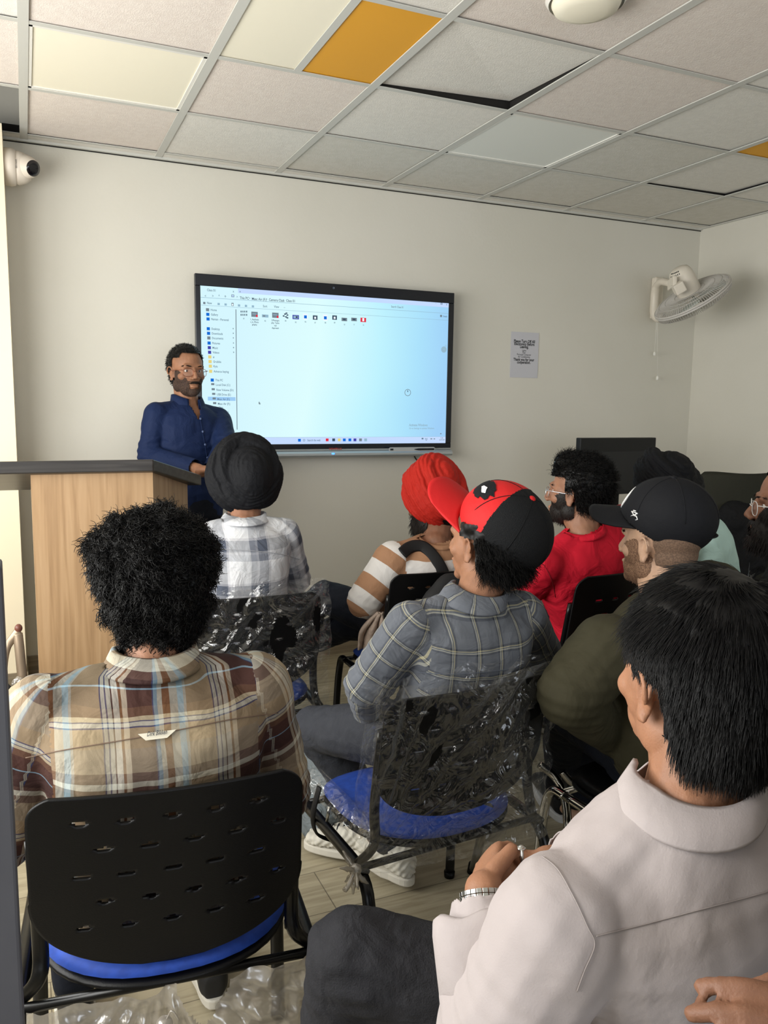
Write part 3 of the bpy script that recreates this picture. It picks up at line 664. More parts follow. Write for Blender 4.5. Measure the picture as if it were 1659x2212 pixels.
def mask_mesh(me, keep):
    """delete vertices where keep is False; returns mesh"""
    bm = bmesh.new(); bm.from_mesh(me); bm.verts.ensure_lookup_table()
    bmesh.ops.delete(bm, geom=[v for v, k in zip(bm.verts, keep) if not k], context='VERTS'); bm.to_mesh(me); bm.free(); return me
def hairline(L, kind='short'):
    """True where hair grows (head frame coordinates)"""
    x, y, z = L[:, 0], L[:, 1], L[:, 2]
    front = np.where(z > .03, y < .066+(z-.085)*.35, y < .022)          # temples / forehead
    above_ear = (z > -.005) | (y < -.026)
    low = z > -.066
    return front & above_ear & low & ~((z < .025) & (y > .004+.3*z))
def hair_cap(M, puff=(.006, .006, .010), kind='short', voxel=.004, lump=0, seed=0, line=None, shapes=None):
    bm = bmesh.new()
    ball(bm, (0, -.014, .034), (.077+puff[0], .096+puff[1], .086+puff[2]), M, 32)
    ball(bm, (0, -.030, -.02), (.062+puff[0], .066+puff[1]*.8, .062), M, 24)
    if shapes: shapes(bm)
    me = mkmesh(bm, voxel, 3); Mi = np.array(M.inverted()); c = getco(me)
    if lump:
        n = getno(me); c += n*(nz3(c, 38, seed)*lump+nz3(c, 85, seed+3)*lump*.5)[:, None]; setco(me, c)
    L = c @ Mi[:3, :3].T+Mi[:3, 3]
    keep = (line or hairline)(L); mask_mesh(me, keep); return me
def grow(me, M, count, L, r, n=5, wave=.1, flow=None, coil=0, seed=1, gk=.3, sides=3, where=None, lift=.35):
    """hair locks rooted on a cap mesh, following flow(local point)->local direction"""
    rnd = random.Random(seed); bm = bmesh.new(); Mi = M.inverted(); R3 = M.to_3x3()
    polys = me.polygons; areas = np.empty(len(polys), np.float32); polys.foreach_get('area', areas); cum = np.cumsum(areas); tot = cum[-1]
    for _ in range(count):
        p = polys[min(int(np.searchsorted(cum, rnd.random()*tot)), len(polys)-1)]
        c = p.center; lc = Mi @ c
        if where and not where(lc): continue
        nn = p.normal; fl = R3 @ Vector(flow(lc)) if flow else Vector((0, 0, -1)); fl.normalize()
        tng = fl-nn*fl.dot(nn)*(1 if fl.dot(nn) < 0 else .4)
        d = (tng.normalized()+nn*lift) if tng.length > .05 else nn+fl*.3
        LL = L(lc) if callable(L) else L
        strand(bm, c-nn*.002, d, LL*(.6+.8*rnd.random()), r*(.7+.6*rnd.random()), n, wave, rnd, gk=gk, coil=coil, sides=sides)
    out = bpy.data.meshes.new('locks'); bm.to_mesh(out); bm.free(); return out
def join(me1, me2):
    bm = bmesh.new(); bm.from_mesh(me1); bm.from_mesh(me2)
    for f in bm.faces: f.smooth = True
    bm.to_mesh(me1); bm.free(); bpy.data.meshes.remove(me2); return me1
def glasses(t, M, metal, name='glasses', round_=True, col=None):
    bm = bmesh.new(); T_ = lambda v: M @ Vector(v)
    for s in (-1, 1):
        pts = []
        for k in range(24):
            a = 2*PI*k/24; ca, sa = math.cos(a), math.sin(a); p = 2.6
            pts.append(T_((s*.034+.025*math.copysign(abs(ca)**(2/p), ca),   .100-abs(s*.034+.025*ca)*.12, -.004+.019*math.copysign(abs(sa)**(2/p), sa))))
        tube(bm, pts, .0011, 6, closed=True)
        tube(bm, [T_(v) for v in ((s*.059, .092, .006), (s*.074, .075, .006), (s*.081, .02, .002), (s*.080, -.006, .004), (s*.078, -.020, -.016))], .0014, 6)
    tube(bm, [T_(v) for v in ((-.010, .100, .000), (0, .104, .004), (.010, .100, .000))], .0012, 6)
    g = obj(name, bm, metal, t, True)
    bm = bmesh.new()
    for s in (-1, 1):
        prism(bm, [T_((s*.034+.024*math.cos(2*PI*k/20), .0995-abs(s*.034+.024*math.cos(2*PI*k/20))*.12, -.004+.020*math.sin(2*PI*k/20))) for k in range(20)], M.to_3x3() @ Vector((0, .0008, 0)))
    obj('lens', bm, mat('spectacle_lens', (150, 150, 155), .2, .15, alpha=.05), g)
def eyes(t, M):
    for s in (-1, 1):
        bm = bmesh.new(); ball(bm, (s*.031, .0660, .003), .0122, M, 16); e = obj('eye', bm, m_eye, t, True)
        bm = bmesh.new(); ball(bm, (s*.031, .0745, .003), (.0060, .0045, .0060), M, 12); obj('iris', bm, m_iris, e, True)
    rnd = random.Random(3)
    for s in (-1, 1):
        bm = bmesh.new()
        for k in range(120):
            u = rnd.random(); x = s*(.014+.036*u); z = .0225+.005*math.sin(u*2.6)+rnd.gauss(0, .0012)
            strand(bm, M @ Vector((x, (.0935-.010*u*u*2.2), z)), M.to_3x3() @ Vector((s*1, -.2, .25-.5*u)), .008, .0007, 3, .05, rnd, gk=0)
        obj('eyebrow', bm, m_hair, t)
# ---- cloth pattern: coordinates are woven into the garment (per corner), then coloured by bands
def pattern(me, segs, tor):
    """segs [(a,b,axis_u)] limb axes; tor=(origin,X,Yf,Z). Writes corner attribute 'weave'"""
    c = getco(me); nf = len(me.polygons); ctr = np.empty(nf*3, np.float32); me.polygons.foreach_get('center', ctr); ctr = ctr.reshape(-1, 3)
    def sd(p, a, b):
        a, b = np.array(a), np.array(b); ab = b-a; t = np.clip(((p-a) @ ab)/(ab @ ab), 0, 1); return np.linalg.norm(p-(a+t[:, None]*ab), axis=1)
    O, X, Y, Z = (np.array(v) for v in tor)
    q = (ctr-O); best = np.abs(q @ X)-.155*0-.118; who = -np.ones(nf, int)
    # sleeves take over outside the armhole line
    for k, (a, b, r) in enumerate(segs):
        dk = sd(ctr, a, b)-r
        ins = best if k == -99 else None
        m = (dk < .03) & (who == -1) if r > 0 else None
        al = (ctr-np.array(a)) @ ((np.array(b)-np.array(a))/np.linalg.norm(np.array(b)-np.array(a)))
        side = (q @ X)*np.sign((np.array(a)-O) @ X)
        sh = abs((np.array(segs[(k//2)*2][0])-O) @ X)
        cond = (dk < .035) & ((side > sh-.012) | (k % 2 == 1))
        if k % 2 == 1: cond &= sd(ctr, a, b) < sd(ctr, segs[k-1][0], segs[k-1][1])
        who[cond] = k
    lv = np.empty(len(me.loops), np.int32); me.loops.foreach_get('vertex_index', lv)
    lf = np.repeat(np.arange(nf), [p.loop_total for p in me.polygons]); W_ = who[lf]; p = c[lv]; out = np.zeros((len(lv), 3))
    q = p-O; yy = q @ Y; xx = q @ X
    out[:, 0] = xx+np.sign(xx)*np.maximum(0, yy+.03)*.8; out[:, 1] = q @ Z; out[:, 2] = 0
    for k, (a, b, r) in enumerate(segs):
        m = W_ == k
        if not m.any(): continue
        a, b = np.array(a), np.array(b); d = (b-a)/np.linalg.norm(b-a); e1 = Y-d*(Y @ d); e1 /= np.linalg.norm(e1); e2 = np.cross(d, e1)
        v = p[m]-a; off = 0 if k % 2 == 0 else np.linalg.norm(np.array(segs[k-1][1])-np.array(segs[k-1][0]))
        out[m, 0] = np.arctan2(v @ e2, v @ e1)*.062+3; out[m, 1] = (v @ d)+off+.3; out[m, 2] = 1
    at = me.attributes.new('weave', 'FLOAT_VECTOR', 'CORNER'); at.data.foreach_set('vector', out.astype(np.float32).ravel())
def bands(t, src, period, stops, off=0):
    """constant colour ramp over a repeating coordinate"""
    L = t.links.new
    a = t.nodes.new('ShaderNodeMath'); a.operation = 'MULTIPLY_ADD'; a.inputs[1].default_value = 1/period; a.inputs[2].default_value = off+20
    f = t.nodes.new('ShaderNodeMath'); f.operation = 'FRACT'; r = t.nodes.new('ShaderNodeValToRGB'); r.color_ramp.interpolation = 'CONSTANT'
    L(src, a.inputs[0]); L(a.outputs[0], f.inputs[0]); L(f.outputs[0], r.inputs[0])
    e = r.color_ramp.elements; pos = 0
    for i, (w_, c) in enumerate(stops):
        x = e[0] if i == 0 else (e[1] if i == 1 else e.new(pos)); x.position = pos; x.color = (*s2l(c), 1); pos += w_
    return r.outputs[0]
def cloth(name, rgb=None, warp=None, weft=None, rough=.8, fac=.5, creases=.5, crease_sc=14, sheen=0, nzc=None, mode='MIX', fine=.15):
    """woven fabric; warp/weft=(period, [(width, colour)..], offset)"""
    m = bpy.data.materials.new(name); m.use_nodes = True; t = m.node_tree; b = t.nodes['Principled BSDF']; L = t.links.new
    b.inputs['Roughness'].default_value = rough; b.inputs['Specular IOR Level'].default_value = .2; b.inputs['Sheen Weight'].default_value = sheen
    at = t.nodes.new('ShaderNodeAttribute'); at.attribute_name = 'weave'; tc = t.nodes.new('ShaderNodeTexCoord')
    sx = t.nodes.new('ShaderNodeSeparateXYZ')
    wn = t.nodes.new('ShaderNodeTexNoise'); wn.inputs['Scale'].default_value = 9; L(tc.outputs['Object'], wn.inputs['Vector'])
    wv = t.nodes.new('ShaderNodeVectorMath'); wv.operation = 'MULTIPLY_ADD'; wv.inputs[1].default_value = (.012, .012, 0); L(wn.outputs['Color'], wv.inputs[0]); L(at.outputs['Vector'], wv.inputs[2]); L(wv.outputs[0], sx.inputs[0])
    col = None
    if warp: cw = bands(t, sx.outputs[0], *warp); col = cw
    if weft: cf = bands(t, sx.outputs[1], *weft); col = cf
    if warp and weft:
        mx = t.nodes.new('ShaderNodeMix'); mx.data_type = 'RGBA'; mx.blend_type = mode; mx.inputs[0].default_value = fac; L(cw, mx.inputs[6]); L(cf, mx.inputs[7]); col = mx.outputs[2]
    if col: L(col, b.inputs['Base Color'])
    else:
        b.inputs['Base Color'].default_value = (*s2l(rgb), 1)
        if nzc:
            n = t.nodes.new('ShaderNodeTexNoise'); n.inputs['Scale'].default_value = nzc[0]; n.inputs['Detail'].default_value = 5; mx = t.nodes.new('ShaderNodeMix'); mx.data_type = 'RGBA'
            mx.inputs[6].default_value = (*s2l(rgb), 1); mx.inputs[7].default_value = (*s2l(nzc[1]), 1); L(tc.outputs['Object'], n.inputs['Vector']); L(n.outputs['Fac'], mx.inputs[0]); L(mx.outputs[2], b.inputs['Base Color'])
    n1 = t.nodes.new('ShaderNodeTexNoise'); n1.inputs['Scale'].default_value = crease_sc; n1.inputs['Detail'].default_value = 3; n1.inputs['Distortion'].default_value = 1.2
    n2 = t.nodes.new('ShaderNodeTexNoise'); n2.inputs['Scale'].default_value = 420; L(tc.outputs['Object'], n1.inputs['Vector']); L(tc.outputs['Object'], n2.inputs['Vector'])
    b1 = t.nodes.new('ShaderNodeBump'); b1.inputs['Strength'].default_value = creases; b1.inputs['Distance'].default_value = .03; L(n1.outputs['Fac'], b1.inputs['Height'])
    b2 = t.nodes.new('ShaderNodeBump'); b2.inputs['Strength'].default_value = fine; b2.inputs['Distance'].default_value = .002; L(n2.outputs['Fac'], b2.inputs['Height']); L(b1.outputs[0], b2.inputs['Normal']); L(b2.outputs[0], b.inputs['Normal'])
    return m
class Fig: pass
def figure(label, neck, hip, tyaw, head, hyaw, hpitch, arms, legs, skin, shirt=None, sleeve=1.0, trousers=None, s=.95, sw=.165, belly=1.0, hroll=0,
           collar=None, hands=None, cuff=True, fold=.006, hs=None, name='person', group=None, shoe=None, hair=None, bvox=.0045, svox=.007, lean=.03, fit=1.0, armfat=1.0, shd=.070, neckr=.054, collar_h=.038):
    """one person: continuous body + clothing. neck=base of neck, arms [(elbow,wrist)] L,R; legs [(knee,ankle,toe dir)] L,R"""
    F = Fig(); neck, hip, head = Vector(neck), Vector(hip), Vector(head)
    X = Vector((math.cos(tyaw), math.sin(tyaw), 0)); Yf = Vector((-math.sin(tyaw), math.cos(tyaw), 0))
    Z = (neck-hip).normalized(); Yt = Z.cross(X).normalized(); X = Yt.cross(Z).normalized()
    t = thing(name, label, 'person', (hip.x, hip.y, 0), tyaw, group); F.t = t; F.X, F.Y, F.Z, F.neck, F.hip = X, Yt, Z, neck, hip
    M = HM(head, hyaw, hpitch, hroll, hs or s); F.M = M
    sh = [neck+X*(k*sw*s)-Z*shd*s for k in (-1, 1)]; F.sh = sh
    Ht = (neck-hip).length
    def torso(bm, g, top=True):
        st = []
        for f, hw, hd in ((-.16, .10, .08), (-.08, .160*belly, .115*belly), (.12, .162*belly, .122*belly), (.35, .150*belly, .115*belly), (.58, .160, .116), (.76, .172, .112), (.86, .168, .098), (.93, .125, .078), (.985, .068, .058)):
            c = hip.lerp(neck, f)-Yt*(lean*math.sin(max(0, min(1, f))*PI)); st.append((c, hw*s*(1+(sw/.165-1)*(f > .5))+g, hd*s+g, X, Yt))
        sections(bm, st, 28, 2.3)
        for q in sh: cone(bm, neck-Z*.035*s, .048*s+g, q+Z*.006, .050*s+g); 
    # body (skin)
    bm = bmesh.new(); torso(bm, -.012)
    cone(bm, neck-Z*.05, neckr*1.02*s, M @ Vector((0, -.022, -.055)), neckr*s)
    cone(bm, neck-Z*.02, .044*s, M @ Vector((0, .02, -.07)), .04*s)
    head_shapes(bm, M)
    for k, (el, wr) in enumerate(arms):
        el, wr = Vector(el), Vector(wr)
        cone(bm, sh[k], .044*s*armfat, el, .036*s*armfat); cone(bm, el, .037*s*armfat, wr, .0255*s)
        hd = (hands[k] if hands and hands[k] else dict(d=(wr-el).normalized()+Vector((0, 0, -.2)), n=(0, 0, 1), curl=.5))
        hd = dict(hd); F.__dict__.setdefault('tips', []).append(hand(bm, wr, hd.pop('d'), hd.pop('n'), s=s*.98*hd.pop('hs', 1), side=(1 if k == 0 else -1), **hd))
    for k, lg in enumerate(legs):
        kn, an, to = (Vector(v) for v in lg[:3]); hj = hip+X*((-1, 1)[k]*.085*s)
        cone(bm, hj, .070*s, kn, .048*s); cone(bm, kn, .046*s, an, .032*s)
        to = to.normalized(); cone(bm, an-Vector((0, 0, .045)), .030*s, an+to*.13-Vector((0, 0, .052)), .026*s, flat=.8)
    me = mkmesh(bm, bvox, 2); F.L = face_sculpt(me, M); F.body = link('body', me, skin, t)
    # shirt
    if shirt:
        bm = bmesh.new(); torso(bm, .007*fit); segs = []
        for k, (el, wr) in enumerate(arms):
            el, wr = Vector(el), Vector(wr); r1, r2, r3 = .060*s*fit*armfat, .052*s*fit*armfat, .040*s*fit
            if sleeve >= 1:
                e2 = el.lerp(wr, .93 if cuff else sleeve-1); cone(bm, sh[k], r1, el, r2); cone(bm, el, r2, e2, r3)
            else:
                e2 = sh[k].lerp(el, sleeve); cone(bm, sh[k], r1, e2, r1*.98)
            segs += [(sh[k], el, r1), (el, wr, r2)]
        me = mkmesh(bm, svox, 3); c = getco(me); n = getno(me)
        # folds: radiate from armpits and elbows
        O = hip; ax = np.array([list(X), list(Yt), list(Z)]); loc = (c-np.array(hip)) @ ax.T
        fo = nz3(loc, 7, len(label), (1, 1, 2.2))*fold+nz3(loc, 17, 3, (1.6, 1, .8))*fold*.55
        near = np.exp(-(np.min([np.linalg.norm(c-np.array(q), axis=1) for q in [Vector(a[0]) for a in arms]], axis=0)/.09)**2)
        fo += np.sin(loc[:, 2]*190+loc[:, 0]*60)*near*fold*.6
        c += n*fo[:, None]
        # open the neck and the cuffs
        nk = (c-np.array(neck)) @ np.array(Z); rad = np.linalg.norm((c-np.array(neck)) @ ax[:2].T, axis=1)
        keep = ~((nk > .004*s-.0) & (rad < .075*s))
        if collar and collar != 'tee':
            lx = np.abs((c-np.array(neck)) @ np.array(X)); keep &= ~(((c-np.array(neck)) @ np.array(Yt) > .02) & (nk > -.085*s) & (lx < (nk+.085*s)*.34))
        for k, (el, wr) in enumerate(arms):
            el, wr = np.array(el), np.array(wr); d = (wr-el)/np.linalg.norm(wr-el); Lw = np.linalg.norm(wr-el)
            if sleeve >= 1: keep &= ~(((c-el) @ d > Lw*(.93 if cuff else sleeve-1)) & (np.linalg.norm(c-wr, axis=1) < .14) & (np.linalg.norm((c-el)-d*((c-el) @ d)[:, None], axis=1) < .052*s*fit))
            else:
                a = np.array(sh[k]); d = (el-a)/np.linalg.norm(el-a); keep &= ~(((c-a) @ d > np.linalg.norm(el-a)*sleeve+.012) & (np.linalg.norm(c-(a+d*((c-a) @ d)[:, None]), axis=1) < .09))
        setco(me, c); mask_mesh(me, keep); pattern(me, segs, (list(hip.lerp(neck, .5)), list(X), list(Yt), list(Z)))
        F.shirt = link('shirt', me, shirt, t); md = F.shirt.modifiers.new('t', 'SOLIDIFY'); md.thickness = .002; md.offset = -1
        if collar:
            bm = bmesh.new(); seg = 48; R_ = []; cx = M @ Vector((0, -.02, -.07)); up = (cx-neck).normalized()
            prof = [(.066, -.004), (.0635, .012), (.0615, collar_h*.9), (.0625, collar_h), (.0655, collar_h*.98), (.0700, collar_h*.5), (.0765, -.002), (.0770, -.005)]
            if collar == 'tee': prof = [(.072, -.008), (.0665, -.002), (.0635, .006), (.062, .014)]
            for r, h in prof:
                ring = []
                for k in range(seg):
                    a = 2*PI*k/seg; fr = math.sin(a); ww = 1+.10*abs(math.cos(a)); dp = h-(.022*max(0, fr)**1.5)-.008*max(0, fr)
                    if h < 0 and r > .079: dp -= .030*max(0, fr-.4)
                    ring.append(bm.verts.new(neck+X*(r*s*ww*math.cos(a))+Yt*(r*s*.98*math.sin(a)+.006*fr)+Z*(dp*s)+(up-Z)*max(0, dp)))
                R_.append(ring)
            for A, B in zip(R_, R_[1:]):
                for k in range(seg):
                    if collar != 'tee' and abs(2*PI*(k+.5)/seg-PI/2) < .34: continue
                    f = bm.faces.new((A[k], A[(k+1) % seg], B[(k+1) % seg], B[k])); f.smooth = True
            me = bpy.data.meshes.new('collar'); bm.to_mesh(me); bm.free(); at = me.attributes.new('weave', 'FLOAT_VECTOR', 'CORNER')
            cc = getco(me); q = cc-np.array(hip.lerp(neck, .5)); ang = np.arctan2(q @ np.array(X), -(q @ np.array(Yt))); w_ = np.stack([ang*.07, (q @ np.array(Z))+.013, ang*0], 1)
            lv = np.empty(len(me.loops), np.int32); me.loops.foreach_get('vertex_index', lv); at.data.foreach_set('vector', w_[lv].astype(np.float32).ravel())
            F.collar = link('collar', me, shirt, t if not hasattr(F, 'shirt') else F.shirt); md = F.collar.modifiers.new('t', 'SOLIDIFY'); md.thickness = .0025
    if trousers:
        bm = bmesh.new()
        sections(bm, [(hip+Z*(-.10*s), .12*s, .10*s, X, Yt), (hip-Z*.05*s, .168*s*belly, .128*s*belly, X, Yt), (hip+Z*.05*s, .170*s*belly, .126*s*belly, X, Yt), (hip+Z*.07*s, .160*s*belly, .12*s*belly, X, Yt)], 24)
        for k, lg in enumerate(legs):
            kn, an = Vector(lg[0]), Vector(lg[1]); hj = hip+X*((-1, 1)[k]*.088*s)
            cone(bm, hj, .092*s, kn, .068*s); cone(bm, kn, .068*s, kn.lerp(an, .5), .060*s); cone(bm, kn.lerp(an, .5), .060*s, kn.lerp(an, .93), .050*s)
        me = mkmesh(bm, .008, 3); c = getco(me); n = getno(me); nr = np.exp(-(np.min([np.linalg.norm(c-np.array(Vector(l[0])), axis=1) for l in legs], axis=0)/.12)**2)
        c += n*(nz3(c, 9, 5)*.005+nz3(c, 24, 8, (1, 1, 2))*(.002+.004*nr))[:, None]; setco(me, c)
        pattern(me, [], (list(hip), list(X), list(Yt), list(Z)))
        F.tr = link('trousers', me, trousers, t)
    if shoe:
        for k, lg in enumerate(legs):
            an, to = Vector(lg[1]), Vector(lg[2]).normalized(); shoe_pair(t, an, to, shoe[k] if isinstance(shoe, (list, tuple)) else shoe, s)
    return F
m_sole = mat('shoe_sole', (205, 200, 188), .6)
def shoe_pair(t, an, to, m, s=1, sole=None):
    """one shoe: an ankle point, to toe direction"""
    x = to.cross(Vector((0, 0, 1))).normalized(); z = x.cross(to).normalized(); b = an-z*.085*s
    st = []
    for f, hw, hh in ((-.075, .022, .03), (-.06, .036, .042), (-.02, .039, .045), (.05, .041, .036), (.11, .047, .027), (.16, .044, .020), (.19, .026, .013)):
        st.append((b+to*f*s+z*(hh+.010)*s, hw*s, hh*s, x, z))
    bm = bmesh.new(); sections(bm, st, 18, 2.6); sections(bm, [(b+z*.05*s, .036*s, .045*s, x, to), (b+z*.085*s, .036*s, .046*s, x, to), (b+z*.098*s, .040*s, .050*s, x, to)], 16)
    me = mkmesh(bm, .005, 3); sh = link('shoe', me, m, t)
    bm = bmesh.new(); o = []
    for k in range(28):
        a = 2*PI*k/28; f = .055-.142*math.cos(a); wv = .046*abs(math.sin(a))**.75*(1 if f > 0 else .88); o.append(b+to*f*s+x*math.copysign(wv, math.sin(a))*s-z*.006*s)
    prism(bm, o, z*.024*s); so = obj('sole', bm, sole or m_sole, sh, False, .004)
    bm = bmesh.new()
    for k in range(5):
        f = .045+.018*k; tube(bm, smoothpath([b+to*f*s+x*-.022*s+z*(.070-.07*(f-.04))*s, b+to*f*s+z*(.088-.14*(f-.04))*s, b+to*f*s+x*.022*s+z*(.070-.07*(f-.04))*s], 4), .0022, 5)
    obj('laces', bm, mat('lace', (210, 208, 200), .8), sh)
    return sh
# ------------------------------------------------------------------ head wear
def turban(t, M, m, a=(.118, .128, .118), c=(0, -.012, .062), tilt=.75, n=5, seed=0, name='turban', ridge=.0022, spread=.075, rt=.034, inner=(.093, .098, .118), twist=.35, ioff=(0, -.004, .012), calm=0):
    """wrapped cloth: inner dome plus tilted overlapping wraps"""
    bm = bmesh.new(); c = Vector(c)
    ball(bm, c+Vector(ioff), inner, M, 28)
    for k in range(n):
        f = k/(n-1)-.5; tl = tilt+.18*f; yw = (-1)**k*.10+.12*f; rl = (-1)**k*twist*(.6+.4*abs(f))
        Rm = Matrix.Rotation(yw, 3, 'Z') @ Matrix.Rotation(tl, 3, 'X') @ Matrix.Rotation(rl, 3, 'Y')
        pts, rr = [], []
        for j in range(40):
            u = 2*PI*j/40; q = Rm @ Vector(((a[0]-rt*.75)*math.cos(u), (a[1]-rt*.75)*math.sin(u), 0))
            pts.append(M @ (c+q+Rm @ Vector((0, 0, f*spread)))); rr.append(rt*M.to_scale()[0]*(1+.18*math.sin(u*2+k)))
        tube(bm, pts, rr, 10, closed=True, ry=.8)
    me = mkmesh(bm, .0042, 3); co = getco(me); no = getno(me); Mi = np.array(M.inverted()); L = co @ Mi[:3, :3].T+Mi[:3, 3]-np.array(c)
    ct, st = math.cos(tilt), math.sin(tilt); h = -L[:, 1]*st*-1*0+L[:, 2]*ct-L[:, 1]*-st
    side = np.tanh(L[:, 0]/.03)
    ph = (L[:, 2]*ct+L[:, 1]*st*-1)*2*PI/.0135+nz3(L, 22, seed)*1.6+side*(L[:, 1]*40)
    rad = np.linalg.norm(L/np.array(a), axis=1); w_ = np.clip((rad-.80)/.1, 0, 1)*(np.clip((np.hypot(L[:, 0], L[:, 2]-.0)-calm)/.02, 0, 1) if calm else 1)
    co += no*((np.sin(ph)*ridge*w_)+nz3(co, 60, seed+2)*.0012)[:, None]; setco(me, co)
    return link(name, me, m, t)
def cap_shell(M, r=(.086, .104, .082), c=(0, -.010, .048), cut=.022, slope=-.12, voxel=.0035):
    bm = bmesh.new(); ball(bm, c, r, M, 40); ball(bm, (0, c[1]+.01, c[2]-.01), (r[0]*1.0, r[1]*.96, r[2]*.93), M, 40)
    me = mkmesh(bm, voxel, 4); Mi = np.array(M.inverted()); co = getco(me); L = co @ Mi[:3, :3].T+Mi[:3, 3]
    mask_mesh(me, L[:, 2] > cut+slope*(L[:, 1]+.01)); return me
def cap_parts(t, M, mats, fn, brim_m, brim=(.074, .078), brim_drop=.25, r=(.086, .104, .082), c=(0, -.010, .048), cut=.022, slope=-.12, curve=.022, button=None, stitch=None, strap=None):
    me = cap_shell(M, r, c, cut, slope); Mi = M.inverted()
    cap = link('cap', me, mats, t)
    for p in me.polygons: p.material_index = fn(Mi @ p.center)
    md = cap.modifiers.new('t', 'SOLIDIFY'); md.thickness = .0025; md.offset = 0
    # brim
    bm = bmesh.new(); nu, nv = 26, 10; yb = c[1]+r[1]; g0 = []
    zb = cut+slope*(yb)+.006
    for i in range(nu+1):
        u = -1+2*i/nu; row = []
        x0_ = u*brim[0]; y0_ = c[1]+r[1]*math.sqrt(max(0, 1-(x0_/r[0])**2))-.004
        for j in range(nv+1):
            v = j/nv; Lb = brim[1]*(max(0, 1-abs(u)**2.6))**.5
            y = y0_+(c[1]+r[1]+Lb-y0_)*v; x = x0_*(1-.05*v); z = zb-curve*(u*u)-(y-yb)*brim_drop
            row.append(bm.verts.new(M @ Vector((x, y, z))))
        g0.append(row)
    for i in range(nu):
        for j in range(nv): bm.faces.new((g0[i][j], g0[i+1][j], g0[i+1][j+1], g0[i][j+1]))
    bmesh.ops.remove_doubles(bm, verts=bm.verts, dist=.0004)
    b = obj('brim', bm, brim_m, cap, True); md = b.modifiers.new('t', 'SOLIDIFY'); md.thickness = .004
    top = Vector((0, c[1], c[2]+r[2]))
    bm = bmesh.new(); ball(bm, top, (.008, .008, .005), M, 12); obj('button', bm, button or mats[0], cap, True)
    # panel seams
    bm = bmesh.new()
    for k in range(6):
        a_ = PI/6+PI/3*k+.0; pts = []
        for j in range(16):
            e = PI/2*(1-j/15*.93); p = Vector((c[0]+r[0]*1.012*math.cos(e)*math.cos(a_), c[1]+r[1]*1.012*math.cos(e)*math.sin(a_), c[2]+r[2]*1.012*math.sin(e)))
            if p.z > cut+slope*p.y+.002: pts.append(M @ p)
        if len(pts) > 2: tube(bm, pts, .0011, 4)
    obj('seams', bm, stitch or mats[0], cap)
    return cap
# ------------------------------------------------------------------ skin and cloth
SK = [skin_mat('skin_tan', (150, 108, 84)), skin_mat('skin_warm', (156, 111, 84)), skin_mat('skin_light', (196, 160, 134)), skin_mat('skin_brown', (132, 92, 70))]
MA, MB_, TA, WH, LB, BR = (52, 32, 30), (34, 16, 16), (152, 135, 108), (170, 168, 156), (112, 142, 160), (112, 76, 46)
NV = (58, 66, 96)
pl1w = [(.215, (66, 42, 38)), (.012, (40, 60, 100)), (.035, LB), (.045, WH), (.065, BR), (.075, WH), (.055, (150, 176, 186)), (.025, WH), (.25, TA), (.012, NV), (.028, WH), (.012, NV), (.035, WH), (.012, (60, 40, 40)), (.05, (190, 186, 176)), (.024, BR), (.05, (180, 168, 150))]
pl1f = [(.16, TA), (.010, NV), (.03, WH), (.010, NV), (.03, (168, 156, 130)), (.07, (84, 60, 44)), (.13, (56, 34, 28)), (.012, LB), (.15, (34, 20, 20)), (.035, (70, 52, 46)), (.055, WH), (.09, (96, 82, 72)), (.10, (146, 134, 114))]
m_shirt1 = cloth('plaid_madras', warp=(.178, pl1w, .25), weft=(.172, pl1f, .26), creases=.3, fac=.58)
G, Gd, Y_ = (98, 102, 110), (64, 68, 78), (196, 188, 150)
pl4 = [(.40, G), (.07, Gd), (.035, (186, 186, 172)), (.04, G), (.035, Y_), (.08, Gd), (.34, (104, 108, 116))]
m_shirt4 = cloth('plaid_grey', warp=(.062, pl4, .1), weft=(.062, pl4, .3), creases=.35)
pl2 = [(.22, (200, 202, 206)), (.14, (132, 136, 146)), (.06, (156, 158, 166)), (.24, (78, 84, 98)), (.05, (168, 168, 174)), (.29, (204, 205, 208))]
m_shirt2 = cloth('plaid_white_grey', warp=(.135, pl2, .22), weft=(.14, pl2, .30), creases=.35)
m_shirt3 = cloth('stripe_tan_white', weft=(.118, [(.52, (206, 203, 200)), (.48, (156, 118, 90))], .12), creases=.2)
m_shirt5 = cloth('red_jersey', (190, 22, 44), creases=.45, crease_sc=11)
m_shirt6 = cloth('olive_jersey', (58, 55, 40), creases=.35, crease_sc=8)
m_shirt7 = cloth('pinkish_white_cotton', (170, 161, 160), creases=.25, crease_sc=6)
m_shirt8 = cloth('mint_cotton', (182, 212, 206), creases=.3, fine=.5)
m_shirt9 = cloth('black_tee', (22, 24, 26), creases=.3)
m_shirt11 = cloth('navy_cotton', (20, 36, 72), creases=.35, crease_sc=12, rough=.7)
m_denim = cloth('black_denim', (46, 46, 50), creases=.3, nzc=(60, (30, 30, 33)), fine=.5)
m_jean = cloth('grey_denim', (56, 58, 64), creases=.3, nzc=(40, (42, 44, 50)), fine=.5)
m_blackcl = cloth('black_trousers', (20, 24, 34), creases=.3)
m_turb_b = cloth('black_turban_cloth', (15, 16, 20), creases=.2, crease_sc=30, rough=.75)
m_turb_r = cloth('red_turban_cloth', (178, 38, 28), creases=.2, crease_sc=30, rough=.7)
m_capblack = cloth('black_cap_cloth', (21, 22, 26), creases=.05, rough=.75)
m_capred = cloth('red_cap_cloth', (196, 34, 36), creases=.05, rough=.6)
m_mark = mat('white_embroidery', (236, 236, 236), .6)
def reg(vs): return vs
R_ = math.radians
